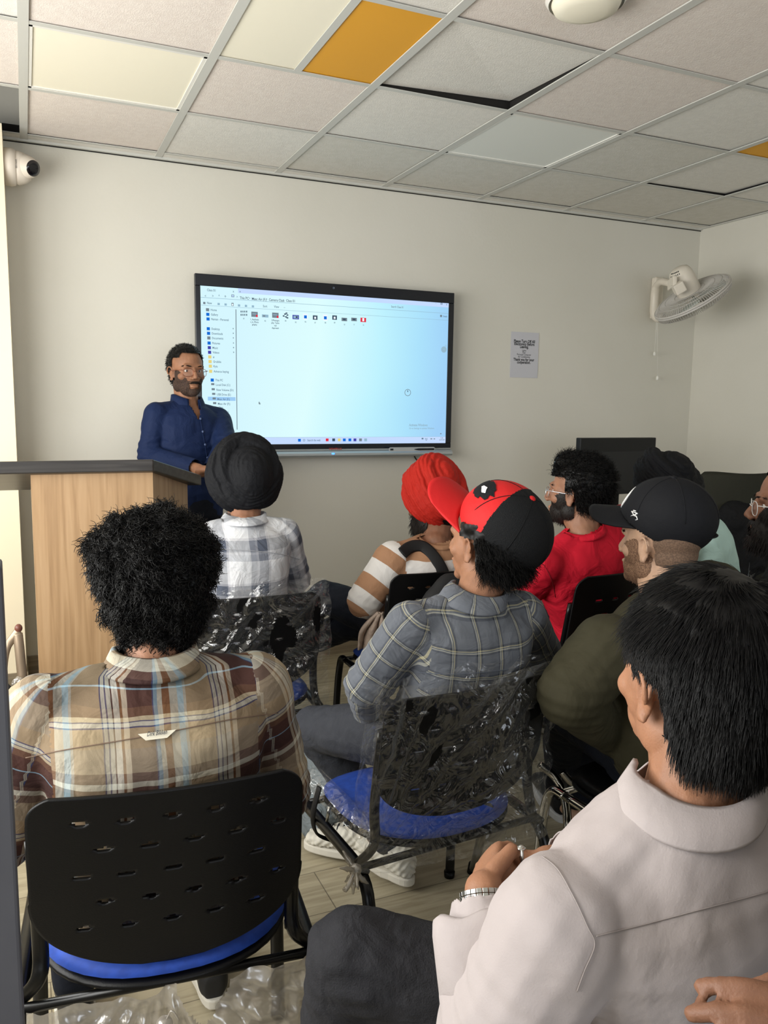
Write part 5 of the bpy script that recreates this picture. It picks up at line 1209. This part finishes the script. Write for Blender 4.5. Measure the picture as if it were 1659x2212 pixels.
def chair(label, x, y, rz, group='black perforated plastic chairs', chrome=False, seat_z=.44, z0=.50, h=.33, w=.215, arm=False, depth=.36, hw=.235, pad=None):
    t = thing('visitor_chair', label, 'chair', (x, y, 0), rz, group); M = t.matrix_world.copy(); mt = m_chrome if chrome else m_tube
    T_ = lambda v: M @ Vector(v)
    bm = bmesh.new(); back_shell(bm, M, w=w, h=h, z0=z0, slots=True); o = obj('backrest', bm, m_plast, t, True); md = o.modifiers.new('t', 'SOLIDIFY'); md.thickness = .006
    # seat: rounded pad over a black shell
    def outline(k, s=1.0):
        a = 2*PI*k/40; ca, sa = math.cos(a), math.sin(a); p = 3.2 if sa > 0 else 2.3
        return (.222*s*math.copysign(abs(ca)**(2/p), ca), .205+.215*s*math.copysign(abs(sa)**(2/p), sa))
    for nm, zz, s0, s1, m in (('seat_shell', (-.022, -.004), .97, 1.0, m_plast), ('seat', (-.004, .018), .93, .88, pad or m_blue)):
        bm = bmesh.new(); rings = []
        for z_, s_ in ((zz[0], s0*.8), (zz[0], s0*.96), ((zz[0]+zz[1])/2, 1.005), (zz[1]-.003, s1), (zz[1], s1*.94)):
            rings.append([bm.verts.new(T_((*outline(k, s_), seat_z+z_-.012*((outline(k, s_)[1]-.2)/.2)**2*(1 if outline(k, s_)[1] > .2 else 0)))) for k in range(40)])
        for A, B in zip(rings, rings[1:]):
            for k in range(40): bm.faces.new((A[k], A[(k+1) % 40], B[(k+1) % 40], B[k]))
        bm.faces.new(rings[0][::-1]); bm.faces.new(rings[-1]); obj(nm, bm, m, t, True)
    zr = seat_z-.035
    for s in (-1, 1):
        bm = bmesh.new(); path = smoothpath([T_(v) for v in ((s*(hw+.012), .44, .004), (s*(hw+.006), .425, .25), (s*hw, .415, zr-.05), (s*hw, .39, zr-.004), (s*hw, .34, zr))], 5)
        tube(bm, path, .0105, 12, ry=1.45, upv=M.to_3x3() @ Vector((s, 0, 0))); obj('front_leg', bm, mt, t, True)
        bm = bmesh.new(); path = smoothpath([T_(v) for v in ((s*hw, .34, zr), (s*hw, .15, zr-.004), (s*hw, .02, zr-.008))], 4)
        tube(bm, path, .0105, 12, ry=1.45, upv=M.to_3x3() @ Vector((s, 0, 0))); obj('seat_rail', bm, mt, t, True)
        bm = bmesh.new(); path = smoothpath([T_(v) for v in ((s*hw, .06, zr-.006), (s*hw, .0, zr-.05), (s*(hw+.004), -.03, .2), (s*(hw+.010), -.06, .004))], 5)
        tube(bm, path, .0105, 12, ry=1.45, upv=M.to_3x3() @ Vector((s, 0, 0))); obj('rear_leg', bm, mt, t, True)
        bm = bmesh.new(); yb = .55*(w*.93)**2
        path = smoothpath([T_(v) for v in ((s*hw, .05, zr), (s*(w*.97), .02+yb*.3, zr+.05), (s*w*.95, yb+.012, z0+.05), (s*w*.95, yb-.16*.7*h+.014, z0+h*.75))], 5)
        tube(bm, path, .010, 10, ry=1.3, upv=M.to_3x3() @ Vector((s, 0, 0))); obj('back_upright', bm, mt, t, True)
        for yy in ((.44, -.06)):
            bm = bmesh.new(); lathe(bm, [(0, 0), (.016, 0), (.017, .018), (0, .018)], M @ Matrix.Translation((s*(hw+.011), yy, .001)), 12); obj('foot_cap', bm, m_plast, t, True)
    for yy in (.03, .36):
        bm = bmesh.new(); tube(bm, [T_((-hw, yy, zr)), T_((hw, yy, zr))], .009, 10); obj('crossbar', bm, mt, t, True)
    return t, M
def wrap_mat(name, alpha=.16, col=(205, 208, 212), rough=.16, k=1.0, gloss=.72, bs=.9):
    m = bpy.data.materials.new(name); m.use_nodes = True; t = m.node_tree; t.nodes.clear(); L = t.links.new
    out = t.nodes.new('ShaderNodeOutputMaterial'); mx = t.nodes.new('ShaderNodeMixShader'); tr = t.nodes.new('ShaderNodeBsdfTransparent'); gl = t.nodes.new('ShaderNodeBsdfGlossy'); df = t.nodes.new('ShaderNodeBsdfTranslucent'); ad = t.nodes.new('ShaderNodeMixShader')
    gl.inputs['Roughness'].default_value = rough; gl.inputs['Color'].default_value = (1, 1, 1, 1); dd = t.nodes.new('ShaderNodeBsdfDiffuse'); dd.inputs[0].default_value = (*s2l(col), 1); df.inputs[0].default_value = (*s2l(col), 1)
    tc = t.nodes.new('ShaderNodeTexCoord'); n = t.nodes.new('ShaderNodeTexNoise'); n.inputs['Scale'].default_value = 12*k; n.inputs['Detail'].default_value = 2; n.inputs['Distortion'].default_value = 2.2
    v = t.nodes.new('ShaderNodeTexVoronoi'); v.inputs['Scale'].default_value = 20*k; L(tc.outputs['Object'], n.inputs['Vector']); L(tc.outputs['Object'], v.inputs['Vector'])
    s = t.nodes.new('ShaderNodeMath'); s.operation = 'MULTIPLY_ADD'; s.inputs[1].default_value = .35; L(v.outputs['Distance'], s.inputs[0]); L(n.outputs['Fac'], s.inputs[2])
    bp = t.nodes.new('ShaderNodeBump'); bp.inputs['Strength'].default_value = bs; bp.inputs['Distance'].default_value = .02; L(s.outputs[0], bp.inputs['Height']); L(bp.outputs[0], gl.inputs['Normal'])
    lw = t.nodes.new('ShaderNodeLayerWeight'); lw.inputs['Blend'].default_value = .35; L(bp.outputs[0], lw.inputs['Normal'])
    mr = t.nodes.new('ShaderNodeMapRange'); mr.inputs[3].default_value = alpha; mr.inputs[4].default_value = min(1, alpha+.40); L(lw.outputs['Facing'], mr.inputs[0])
    a2 = t.nodes.new('ShaderNodeMixShader'); a2.inputs[0].default_value = .5; L(dd.outputs[0], a2.inputs[1]); L(df.outputs[0], a2.inputs[2])
    ad.inputs[0].default_value = gloss; L(a2.outputs[0], ad.inputs[1]); L(gl.outputs[0], ad.inputs[2])
    L(mr.outputs[0], mx.inputs[0]); L(tr.outputs[0], mx.inputs[1]); L(ad.outputs[0], mx.inputs[2]); L(mx.outputs[0], out.inputs[0]); return m
m_wrap = wrap_mat('clear_film', .055, rough=.09)
m_film = wrap_mat('milky_film', .6, (186, 178, 166), .25, .6, .28, .6)
def wrap_back(t, M, label_part, z0=.50, h=.33, w=.215, holes=(), pull=None, seed=0, top=.03, low=-.14, side=.018, front=True):
    """loose film bag over a backrest; pull=(x,y,z) local knot towards which the lower left corner is drawn"""
    nu, nv = 90, 70; bm = bmesh.new()
    for sgn in ((-1, 1) if front else (-1,)):
        g0 = []
        for i in range(nu+1):
            row = []
            for j in range(nv+1):
                u = -1+2*i/nu; v = j/nv; z = z0+low+(h-low+top)*v; x = u*(w+side)*(1+.02*math.sin(v*9+seed))
                vv = (z-z0)/h; y = -.16*(vv-.1)*h+.55*x*x+(sgn*(.018+.030*(1-abs(u))**.5) if sgn > 0 else -.016-.012*math.sin(u*5+v*4+seed))
                p = Vector((x, y, z)); 
                if sgn < 0: p.y -= .03*max(0, 1-v*1.6)
                if pull:
                    k = max(0, 1-v*1.15)**1.6*max(0, (.9-u)/1.9)**1.1; p = p.lerp(Vector(pull), min(1, k*1.05))
                q = p*16+Vector((seed*3, 0, 0)); n_ = noise.noise(q)*.009+noise.noise(q*2.2)*.004+.002*abs(noise.noise(q*5))
                kx, kz_ = (pull[0], pull[2]) if pull else (-.3, z0+low-.05); an_ = math.atan2(z-kz_, x-kx); ds_ = math.hypot(x-kx, z-kz_); n_ = abs(n_)+.030*ds_*abs(math.sin(an_*17+2*noise.noise(Vector((ds_*5, an_*3, seed)))))**3; dirn = Vector((0, -1 if sgn < 0 else 1, 0))
                p += dirn*abs(n_)+Vector((0, 0, noise.noise(q*.8)*.012*(v > .9)))
                row.append(bm.verts.new(M @ p))
            g0.append(row)
        for i in range(nu):
            for j in range(nv):
                u = -1+2*(i+.5)/nu; v = (j+.5)/nv
                if sgn < 0 and any(((u-a)/c)**2+((v-b)/d)**2 < 1+.9*noise.noise(Vector((u*7, v*7, seed+5))) for a, b, c, d in holes): continue
                if sgn > 0 and v < .35: continue
                bm.faces.new((g0[i][j], g0[i+1][j], g0[i+1][j+1], g0[i][j+1]))
    return obj('plastic_wrap', bm, m_wrap, t, True)
# person 1's chair (nearest left)
c1, M1 = chair('black perforated chair with blue seat nearest the camera, torn plastic under it', .188, 1.262, -.10, w=.216, hw=.245, h=.322, z0=.515, seat_z=.49)
# film hanging under its seat, gathered at a knot
bm = bmesh.new(); nu, nv = 110, 60; g0 = []
for i in range(nu+1):
    row = []
    for j in range(nv+1):
        u = i/nu; v = j/nv; x = -.225+.45*u; dx = (u-.46)
        kz = .480-.012*(1-abs(dx*2)**1.5); z = kz-.34*v-.02*noise.noise(Vector((u*9, 0, 3)))
        fold = math.sin(math.atan2(dx*.45+.002, .05+v*.34)*26)*.010*min(1, v*4); y = .00+.035*math.sin(u*7)*v+fold+.012*noise.noise(Vector((x*22, z*22, 1)))+.006*noise.noise(Vector((x*60, z*60, 2)))
        row.append(bm.verts.new(M1 @ Vector((x, y-.012, z))))
    g0.append(row)
for i in range(nu):
    for j in range(nv):
        u = i/nu; v = j/nv
        if v > .93+.06*noise.noise(Vector((u*12, 0, 0))): continue
        if .50 < u < .70 and v < .20-1.5*abs(u-.6): continue
        bm.faces.new((g0[i][j], g0[i+1][j], g0[i+1][j+1], g0[i][j+1]))
obj('torn_plastic', bm, m_film, c1, True)
bm = bmesh.new(); kp = M1 @ Vector((-.018, -.035, .425))
ball(bm, kp, (.014, .012, .016)); tube(bm, smoothpath([kp, kp+Vector((.01, -.01, .03)), kp+Vector((.022, -.012, .01))], 4), .0015, 5); obj('knot', bm, m_film, c1, True)
# person 2's chair
c2, M2 = chair('black chair wrapped in torn clear plastic behind the black turban person', .645, 2.46, -.02)
wrap_back(c2, M2, 'w', holes=((.30, .62, .14, .20), (.80, .72, .08, .10)), seed=2, low=-.10, side=.03)
# person 3's chair
c3, M3 = chair('black chair under the red turban person', 1.38, 2.60, .0)
# person 4's chair
c4, M4 = chair('black chair in clear plastic film with bright blue seat, middle of the room', .905, 1.560, .08, w=.228, h=.315, hw=.25, z0=.485, seat_z=.43)
wrap_back(c4, M4, 'w', z0=.485, h=.315, w=.228, pull=(-.28, .02, .40), seed=4, low=-.12, top=.035, side=.03)
bm = bmesh.new(); kp = M4 @ Vector((-.272, .02, .40))
rnd = random.Random(5)
for k in range(9):
    d = Vector((rnd.gauss(-.2, .5), rnd.gauss(0, .4), rnd.gauss(-.8, .5))).normalized(); tube(bm, smoothpath([kp, kp+d*.02+Vector((rnd.gauss(0, .006),)*3), kp+d*.05], 4), [.006, .006, .005, .006, .005, .007, .004, .003, .002], 6)
ball(bm, kp, .014); obj('knot', bm, m_film, c4, True)
# film on the seat front-left (bunched)
bm = bmesh.new(); nu, nv = 50, 30; g0 = []
for i in range(nu+1):
    row = []
    for j in range(nv+1):
        u = i/nu; v = j/nv; y = .02+.40*u; x = -.232+.05*math.sin(v*PI*.5)*1.2-.004; a = v*PI*.9
        x = -.205-.034*math.cos(a); z = .438+.034*math.sin(a)-.010; n_ = .003*math.sin(u*60+v*3)+.004*noise.noise(Vector((u*20, v*9, 0))); row.append(bm.verts.new(M4 @ Vector((x-n_, y, z+n_))))
    g0.append(row)
for i in range(nu):
    for j in range(nv): bm.faces.new((g0[i][j], g0[i+1][j], g0[i+1][j+1], g0[i][j+1]))
obj('seat_film', bm, m_wrap, c4, True)
# person 5's, 6's, 7's, 8's, 9's chairs
c5, M5 = chair('black chair behind the red t-shirt', 1.76, 2.06, .18, pad=m_plast, z0=.55, h=.36, w=.235)
c6, M6 = chair('black chair with chrome legs under the olive t-shirt person', 1.54, 1.34, .10, chrome=True, pad=m_plast)
c7, M7 = chair('chair of the white shirt person, only its black top rim in view', .80, .56, .14, w=.21, h=.30, z0=.46)
c8, M8 = chair('black chair under the mint shirt person', 2.42, 2.06, .62, pad=m_plast)
c9, M9 = chair('black chair under the bearded person at the right edge', 2.10, 1.26, .35, pad=m_plast)
c10, M10 = chair('black chair carrying the person outside the frame at bottom right', 1.13, -.27, .5, pad=m_plast)
# far left chair with writing arm, wrapped in beige film, cut by the left edge
t = thing('visitor_chair', 'chair at the far left edge with a bare metal arm loop and torn film', 'chair', (-.16, 2.62, 0), .1)
m_taupe = mat('taupe_metal', (150, 132, 112), .35, metal=.5)
p = lambda px, py, Y: W(px, py, Y=Y)
bm = bmesh.new(); tube(bm, smoothpath([p(6, 1475, 2.75), p(8, 1430, 2.78), p(15, 1398, 2.80), p(28, 1378, 2.80), p(40, 1362, 2.80)], 5), .013, 10, ry=.6); obj('arm_rest', bm, m_taupe, t, True)
bm = bmesh.new(); tube(bm, smoothpath([p(38, 1368, 2.80), p(42, 1400, 2.79), p(47, 1450, 2.78), p(52, 1500, 2.77), p(56, 1600, 2.76), W(60, 1700, Z=.0)], 5), .015, 10, ry=.6); obj('front_leg', bm, m_taupe, t, True)
bm = bmesh.new(); ball(bm, p(40, 1357, 2.80), (.012, .012, .014)); obj('arm_cap', bm, mat('red_brown_cap', (110, 66, 54), .4), t, True)
bm = bmesh.new(); tube(bm, smoothpath([p(40, 1488, 2.72), p(34, 1520, 2.70), p(24, 1560, 2.68), p(0, 1640, 2.66)], 5), .014, 10); obj('seat_rail', bm, m_taupe, t, True)
bm = bmesh.new(); a = p(8, 1495, 2.70); tube(bm, [a+Vector((-.35, 0, .02)), a+Vector((-.05, 0, .02)), a+Vector((.0, 0, .015)), a+Vector((.02, 0, 0))], [.04, .04, .036, .02], 14, ry=.55); obj('seat', bm, mat('charcoal_seat', (52, 54, 58), .8), t, True)
bm = bmesh.new(); ball(bm, p(41, 1482, 2.735), (.022, .014, .03)); me = mkmesh(bm, .003, 0); c = getco(me); c += getno(me)*(nz3(c, 120, 2)*.006)[:, None]; setco(me, c); link('torn_film', me, m_film, t)
# ------------------------------------------------------------------ chrome bits of frames in front of person 6
t = thing('cantilever_chair', 'chrome cantilever chair frame on the floor right of the film-wrapped chair', 'chair', (1.35, 1.75, 0), 0)
bm = bmesh.new(); tube(bm, smoothpath([W(1165, 1652, Y=1.85), W(1192, 1672, Y=1.83), W(1212, 1700, Y=1.80), W(1222, 1740, Y=1.76), W(1226, 1790, Y=1.72), W(1226, 1850, Y=1.70)], 6), .0115, 12); obj('side_loop', bm, m_chrome, t, True)
bm = bmesh.new(); tube(bm, smoothpath([W(1300, 1612, Y=1.90), W(1294, 1650, Y=1.90), W(1283, 1685, Y=1.90), W(1262, 1698, Y=1.90), W(1235, 1690, Y=1.92), W(1215, 1668, Y=1.94)], 6), .0115, 12); obj('base_loop', bm, m_chrome, t, True)
t = thing('metal_stick', 'slanted brushed metal leg standing under the film-wrapped chair', 'chair leg', W(1015, 1885, Z=.02))
bm = bmesh.new(); tube(bm, [W(1022, 1878, Z=.012), P(1055, 1745, 2.0)], .0125, 14); obj('tube', bm, mat('dull_steel', (132, 130, 124), .3, metal=.85), t, True)
bm = bmesh.new(); a = W(1022, 1878, Z=.012); tube(bm, [a-Vector((0, 0, .010)), a+Vector((.002, 0, .02))], [.019, .016], 12); obj('foot_cap', bm, m_plast, t, True)
# ------------------------------------------------------------------ white quilted sneakers of person 4
def big_shoe(F, an, to, label=None, body=None, solem=None, ridge=True, s=1.0, name='shoe'):
    body = body or mat('quilted_white', (206, 202, 190), .6); to = Vector(to).normalized(); x = to.cross(Vector((0, 0, 1))).normalized(); z = x.cross(to).normalized(); b = Vector(an)-z*.085*s; st = []
    for f, hw, hh in ((-.080, .020, .026), (-.068, .036, .040), (-.03, .041, .046), (.04, .043, .040), (.10, .049, .030), (.155, .048, .023), (.19, .034, .017), (.20, .018, .010)):
        st.append((b+to*f*s+z*(hh+.022)*s, hw*s, hh*s, x, z))
    bm = bmesh.new(); sections(bm, st, 22, 2.6); sections(bm, [(b+z*.05*s-to*.022*s, .034*s, .046*s, x, to), (b+z*.092*s-to*.026*s, .037*s, .050*s, x, to)], 20)
    me = mkmesh(bm, .0035, 2)
    if ridge:
        c = getco(me); n = getno(me); L = (c-np.array(b)) @ np.array([list(to), list(z), list(x)]).T
        u, v = L[:, 0]/.026, L[:, 1]/.026+np.abs(L[:, 2])/.03; tri = np.abs((u+v) % 1-.5)+np.abs((u-v) % 1-.5); c += n*((tri-.5)*.007)[:, None]; setco(me, c)
    sh = link(name, me, body, F.t if F else None); 
    if not F: return sh
    return sh
def shoe_extra(sh, an, to, s=1.0, m_s=None, collar=None):
    to = Vector(to).normalized(); x = to.cross(Vector((0, 0, 1))).normalized(); z = x.cross(to).normalized(); b = Vector(an)-z*.085*s
    bm = bmesh.new(); o = []
    for k in range(32):
        a = 2*PI*k/32; f = .060-.150*math.cos(a); wv = .050*abs(math.sin(a))**.75*(1 if f > 0 else .86); o.append(b+to*f*s+x*math.copysign(wv, math.sin(a))*s)
    prism(bm, o, z*.026*s); obj('sole', bm, m_s or m_sole, sh, False, .005)
    bm = bmesh.new(); tube(bm, [b+z*(.093+.010*math.cos(a)*-1)*s-to*(.026+.050*math.cos(a))*s+x*.036*math.sin(a)*s for a in [2*PI*k/24 for k in range(24)]], .0052*s, 8, closed=True); obj('collar_rim', bm, collar or m_sole, sh, True)
    bm = bmesh.new(); lathe(bm, [(0, 0), (1, 0)], basis(b+z*.0925*s-to*.026*s, x*.034*s, to*.045*s, z), 20); obj('lining', bm, m_bez, sh)
    bm = bmesh.new()
    for k in range(5):
        f = .035+.020*k; zz = .098-.20*(f-.03)**1.05; tube(bm, smoothpath([b+to*f*s+x*-.024*s+z*(zz-.010)*s, b+to*f*s+z*(zz+.002)*s, b+to*f*s+x*.024*s+z*(zz-.010)*s], 4), .0026*s, 5)
    obj('laces', bm, mat('lace_dark', (40, 42, 48), .8), sh)
anL, anR = P(874, 1846, 2.22), P(806, 1800, 2.36)
for an, to in ((AN4[0], (-.25, .97, .0)), (AN4[1], (-.80, .60, .0))):
    sh = big_shoe(f4, an, to); shoe_extra(sh, an, to)
# black and white sneaker of person 6, and one more under the chair
m_swh = mat('sneaker_white', (196, 198, 200), .5); m_sbk = mat('sneaker_black', (24, 25, 28), .5)
def duo(F, an, to, s=1.0):
    sh = big_shoe(F, an, to, body=m_sbk, ridge=False, s=s); to = Vector(to).normalized(); x = to.cross(Vector((0, 0, 1))).normalized(); z = x.cross(to).normalized(); b = Vector(an)-z*.085*s
    bm = bmesh.new(); o = []
    for k in range(32):
        a = 2*PI*k/32; f = .060-.150*math.cos(a); wv = .051*abs(math.sin(a))**.75*(1 if f > 0 else .86); o.append(b+to*f*s+x*math.copysign(wv, math.sin(a))*s-z*.004)
    prism(bm, o, z*.030*s); obj('sole', bm, m_swh, sh, False, .006)
    bm = bmesh.new(); st = [(b-to*.064*s+z*.062*s, .041*s, .032*s, x, to), (b-to*.062*s+z*.078*s, .040*s, .034*s, x, to)]; st = [(c+to*.026, hw, hd, a_, b_) for c, hw, hd, a_, b_ in st]; sections(bm, st, 20); obj('heel_band', bm, m_swh, sh, True)
    bm = bmesh.new(); st = [(b-to*.036*s+z*.080*s, .043*s, .036*s+.012, x, to), (b-to*.036*s+z*.108*s, .040*s, .036*s+.010, x, to)]; sections(bm, st, 20); tb = obj('heel_tab', bm, m_sbk, sh, True)
    bm = bmesh.new(); text_into(bm, 'NIKE', b-to*.0855*s+z*.090*s-x*.024*s, x, z, .019, 0, bold=.0006); obj('heel_lettering', bm, mat('sneaker_print', (210, 210, 212), .5), tb)
    return sh
duo(f6, W(1202, 1745, Z=.012)+Vector((0, 0, .075)), (.30, .95, .0)); duo(f6, W(1040, 1825, Z=.02)+Vector((0.05, .12, .07)), (.2, 1, 0), .92)
# ------------------------------------------------------------------ bags
# grey backpack on the floor left of the middle chair
a = W(695, 1822, Z=.0); t = thing('backpack', 'grey backpack with black straps lying on the floor beside the middle chair', 'backpack', a)
m_bag = cloth('grey_bag_cloth', (120, 128, 132), creases=.6, crease_sc=20, nzc=(30, (96, 104, 108)))
bm = bmesh.new(); c = a+Vector((.03, .06, .17)); ball(bm, c, (.075, .13, .175)); ball(bm, c+Vector((-.04, -.02, -.07)), (.05, .10, .11)); me = mkmesh(bm, .006, 2); q = getco(me); q += getno(me)*(nz3(q, 12, 3)*.012+nz3(q, 30, 4)*.004)[:, None]; q[:, 2] = np.maximum(q[:, 2], .003); setco(me, q); link('bag_body', me, m_bag, t)
bm = bmesh.new(); tube(bm, smoothpath([P(690, 1700, 2.02), P(676, 1760, 2.02), P(684, 1800, 2.04), P(715, 1815, 2.06)], 6), .012, 8, ry=.3); obj('strap', bm, mat('strap_black', (18, 18, 20), .7), t, True)
bm = bmesh.new(); tube(bm, [P(712, 1742, 1.98), P(706, 1775, 1.98)], .004, 6); obj('zip_pull', bm, m_steel, t)
bm = bmesh.new(); b = W(700, 1830, Z=.0); tube(bm, smoothpath([b+Vector((-.01, 0, .02)), b+Vector((.05, -.02, .015)), b+Vector((.11, .01, .02))], 4), .018, 8, ry=.4); obj('buckle', bm, mat('strap_black2', (20, 20, 22), .6), t, True)
# black backpack worn by person 3
t = thing('backpack', 'black backpack slung over the striped shirt of the red turban person', 'backpack', P(975, 1290, 2.9))
bm = bmesh.new(); Mb = f3.t.matrix_world.to_3x3()
bpy.context.view_layer.update()
sp = [on_back(f3, x_, y_) for x_, y_ in ((868, 1196), (880, 1186), (896, 1180), (914, 1182), (932, 1198), (948, 1220), (960, 1245), (968, 1262))]; sp = [q for q in sp if q]
tube(bm, smoothpath([q+n_*.004 for q, n_ in sp], 5), .023, 8, ry=.16, upv=sp[0][1]); obj('strap', bm, mat('strap_black3', (16, 16, 18), .7), t, True)
bm = bmesh.new(); c = P(985, 1325, 2.90); ball(bm, c, (.15, .06, .15)); me = mkmesh(bm, .008, 1); q = getco(me); q += getno(me)*(nz3(q, 14, 3)*.01)[:, None]; setco(me, q); link('bag_body', me, mat('bag_black', (20, 20, 22), .75), t)
# beige cloth in the hand of person 3
t = None
bm = bmesh.new(); nu, nv = 40, 40; g0 = []
top = P(822, 1322, 3.0); 
for i in range(nu+1):
    row = []
    for j in range(nv+1):
        u = i/nu-.5; v = j/nv; wd_ = .012+.075*math.sin(min(1, v*1.3)*PI*.55); px_ = 822-26*v+ (12*v*v)
        p_ = P(px_, 1322+80*v, 2.98); p_ = p_+RT*(u*2*wd_*.7)+FW*(.022*math.sin(u*19+v*2)+.01*noise.noise(Vector((u*6, v*5, 2)))); row.append(bm.verts.new(p_))
    g0.append(row)
for i in range(nu):
    for j in range(nv): bm.faces.new((g0[i][j], g0[i+1][j], g0[i+1][j+1], g0[i][j+1]))
o = obj('folded_jacket', bm, cloth('beige_cloth', (178, 160, 146), creases=.4, crease_sc=25), None, True); md = o.modifiers.new('t', 'SOLIDIFY'); md.thickness = .006
tag(o, 'beige cloth hanging from the hand of the red turban person', 'jacket')
# ------------------------------------------------------------------ desk, monitor, office chair at the right
DY = 3.55
a, b = W(1252, 943, Y=DY), W(1415, 948, Y=DY)
t = thing('computer_monitor', 'black computer monitor seen from behind heads at the right wall side', 'monitor', ((a.x+b.x)/2, DY, .80))
zt_ = (a.z+b.z)/2; wM = b.x-a.x; zb_ = zt_-wM*.60
bm = bmesh.new(); box(bm, (a.x, DY-.01, zb_), (b.x, DY+.03, zt_)); obj('housing', bm, mat('monitor_black', (16, 17, 19), .4), t, False, .004)
bm = bmesh.new(); box(bm, (a.x+.012, DY-.012, zb_+.02), (b.x-.012, DY-.0101, zt_-.075)); obj('screen', bm, mat('screen_off', (22, 24, 28), .12, .5), t)
bm = bmesh.new(); box(bm, ((a.x+b.x)/2-.03, DY+.005, .80), ((a.x+b.x)/2+.03, DY+.025, zb_+.02)); box(bm, ((a.x+b.x)/2-.11, DY-.07, .785), ((a.x+b.x)/2+.11, DY+.09, .797)); obj('stand', bm, m_plast, t)
t = thing('desk', 'light desk along the back wall carrying the black monitor', 'desk', ((a.x+b.x)/2, DY, 0))
bm = bmesh.new(); box(bm, (a.x-.30, DY-.22, .755), (b.x+.75, YB-.03, .783)); obj('worktop', bm, mat('desk_top', (196, 190, 178), .5), t, False, .003)
for x_ in (a.x-.28, b.x+.70):
    bm = bmesh.new(); box(bm, (x_, DY-.20, 0), (x_+.03, YB-.05, .755)); obj('side_panel', bm, mat('desk_side', (120, 116, 108), .5), t)
bm = bmesh.new(); tube(bm, smoothpath([P(1196, 1140, 3.9), P(1180, 1128, 3.9), P(1182, 1110, 3.9), P(1192, 1100, 3.9), P(1200, 1104, 3.9), P(1216, 1126, 3.9), W(1226, 1150, Z=.79), W(1240, 1160, Z=.787)], 6), .0035, 6)
tag(obj('monitor_cable', bm, mat('cable_black2', (14, 14, 15), .5)), 'black cable looping above the desk left of the red t-shirt person', 'cable')
# office chair
oc = P(1600, 1120, 3.70); t = thing('office_chair', 'dark olive office chair with a black jacket over its back at the far right', 'office chair', (oc.x, oc.y, 0), .5)
m_olv = cloth('olive_mesh', (44, 44, 36), creases=.1, fine=.5)
Xc = Vector((math.cos(-.45), math.sin(-.45), 0)); Yc = Vector((-Xc.y, Xc.x, 0)); ztop = P(1600, 1022, 3.70).z
bm = bmesh.new(); ring = []; nu, nv = 30, 30; g0 = []
for i in range(nu+1):
    row = []
    for j in range(nv+1):
        u = -1+2*i/nu; v = j/nv; hw = .235*(1-.10*abs(v-.55)); zz = ztop-.50+.50*v
        if v > .8: hw *= math.sqrt(max(.0, 1-((v-.8)/.2)**2*.55))
        if v < .15: hw *= .8+.2*v/.15
        p_ = oc+Xc*(u*hw); p_.z = zz-.02*u*u; p_ += Yc*(-.06*(1-u*u)+.05*v); row.append(bm.verts.new(p_))
    g0.append(row)
for i in range(nu):
    for j in range(nv): bm.faces.new((g0[i][j], g0[i+1][j], g0[i+1][j+1], g0[i][j+1]))
o = obj('backrest', bm, m_olv, t, True); md = o.modifiers.new('t', 'SOLIDIFY'); md.thickness = .03
s0_ = Vector((oc.x, oc.y, 0))+Yc*-.25
bm = bmesh.new(); ball(bm, s0_+Vector((0, 0, .46)), (.25, .24, .05)); obj('seat', bm, m_olv, t, True)
bm = bmesh.new(); tube(bm, [s0_+Vector((0, 0, .1)), s0_+Vector((0, 0, .44))], .028, 12); obj('gas_column', bm, m_plast, t, True)
for k in range(5):
    a_ = 2*PI*k/5; d = Vector((math.cos(a_), math.sin(a_), 0)); bm = bmesh.new(); tube(bm, [s0_+Vector((0, 0, .12)), s0_+d*.28+Vector((0, 0, .07))], [.028, .018], 8); st_ = obj('base_arm', bm, m_plast, t, True)
    bm = bmesh.new(); ball(bm, s0_+d*.28+Vector((0, 0, .03)), .029); obj('castor', bm, m_plast, st_, True)
bm = bmesh.new(); tube(bm, smoothpath([oc+Yc*.0+Vector((0, 0, -.2)), Vector((oc.x, oc.y, .5))+Yc*.04, s0_+Vector((0, 0, .43))], 5), .022, 8); obj('back_post', bm, m_plast, t, True)
for s in (-1, 1):
    bm = bmesh.new(); q = s0_+Xc*(s*.27); tube(bm, smoothpath([q+Vector((0, 0, .46)), q+Vector((0, 0, .56)), q+Yc*.02+Vector((0, 0, .64))], 4), .014, 8); ar = obj('arm_post', bm, m_plast, t, True)
    bm = bmesh.new(); tube(bm, [q+Yc*.12+Vector((0, 0, .66)), q-Yc*.12+Vector((0, 0, .67))], [.03, .026], 10, ry=.5); obj('arm_pad', bm, m_plast, ar, True)
# black jacket over it
bm = bmesh.new(); ball(bm, oc+Vector((.0, 0, .02))-Yc*.03, (.15, .05, .07)); ball(bm, oc+Vector((0, 0, -.16))-Yc*.07, (.17, .05, .24)); me = mkmesh(bm, .008, 2); q = getco(me); q += getno(me)*(nz3(q, 9, 3)*.02+nz3(q, 25, 3)*.006)[:, None]; setco(me, q)
tag(link('jacket', me, cloth('jacket_black', (22, 22, 24), creases=.6)), 'black jacket draped over the olive office chair', 'jacket')
# ring on the finger of person 7's other hand
tp = f7.tips[1][1]; tp = P(1126, 1846, 1.05)
rt_ = thing('finger_ring', 'ornate silver ring on a finger beside the wrist watch', 'ring', tp)
bm = bmesh.new(); rx, ry_ = frame_at(RT); tube(bm, [tp+rx*.0085*math.cos(2*PI*k/20)+ry_*.0085*math.sin(2*PI*k/20) for k in range(20)], .0020, 6, closed=True); obj('band', bm, m_steel, rt_, True)
bm = bmesh.new(); ball(bm, tp+UP*.0085, (.0065, .0055, .0030)); ball(bm, tp+UP*.0105, (.0035, .003, .0022)); obj('crest', bm, m_steel, rt_, True)
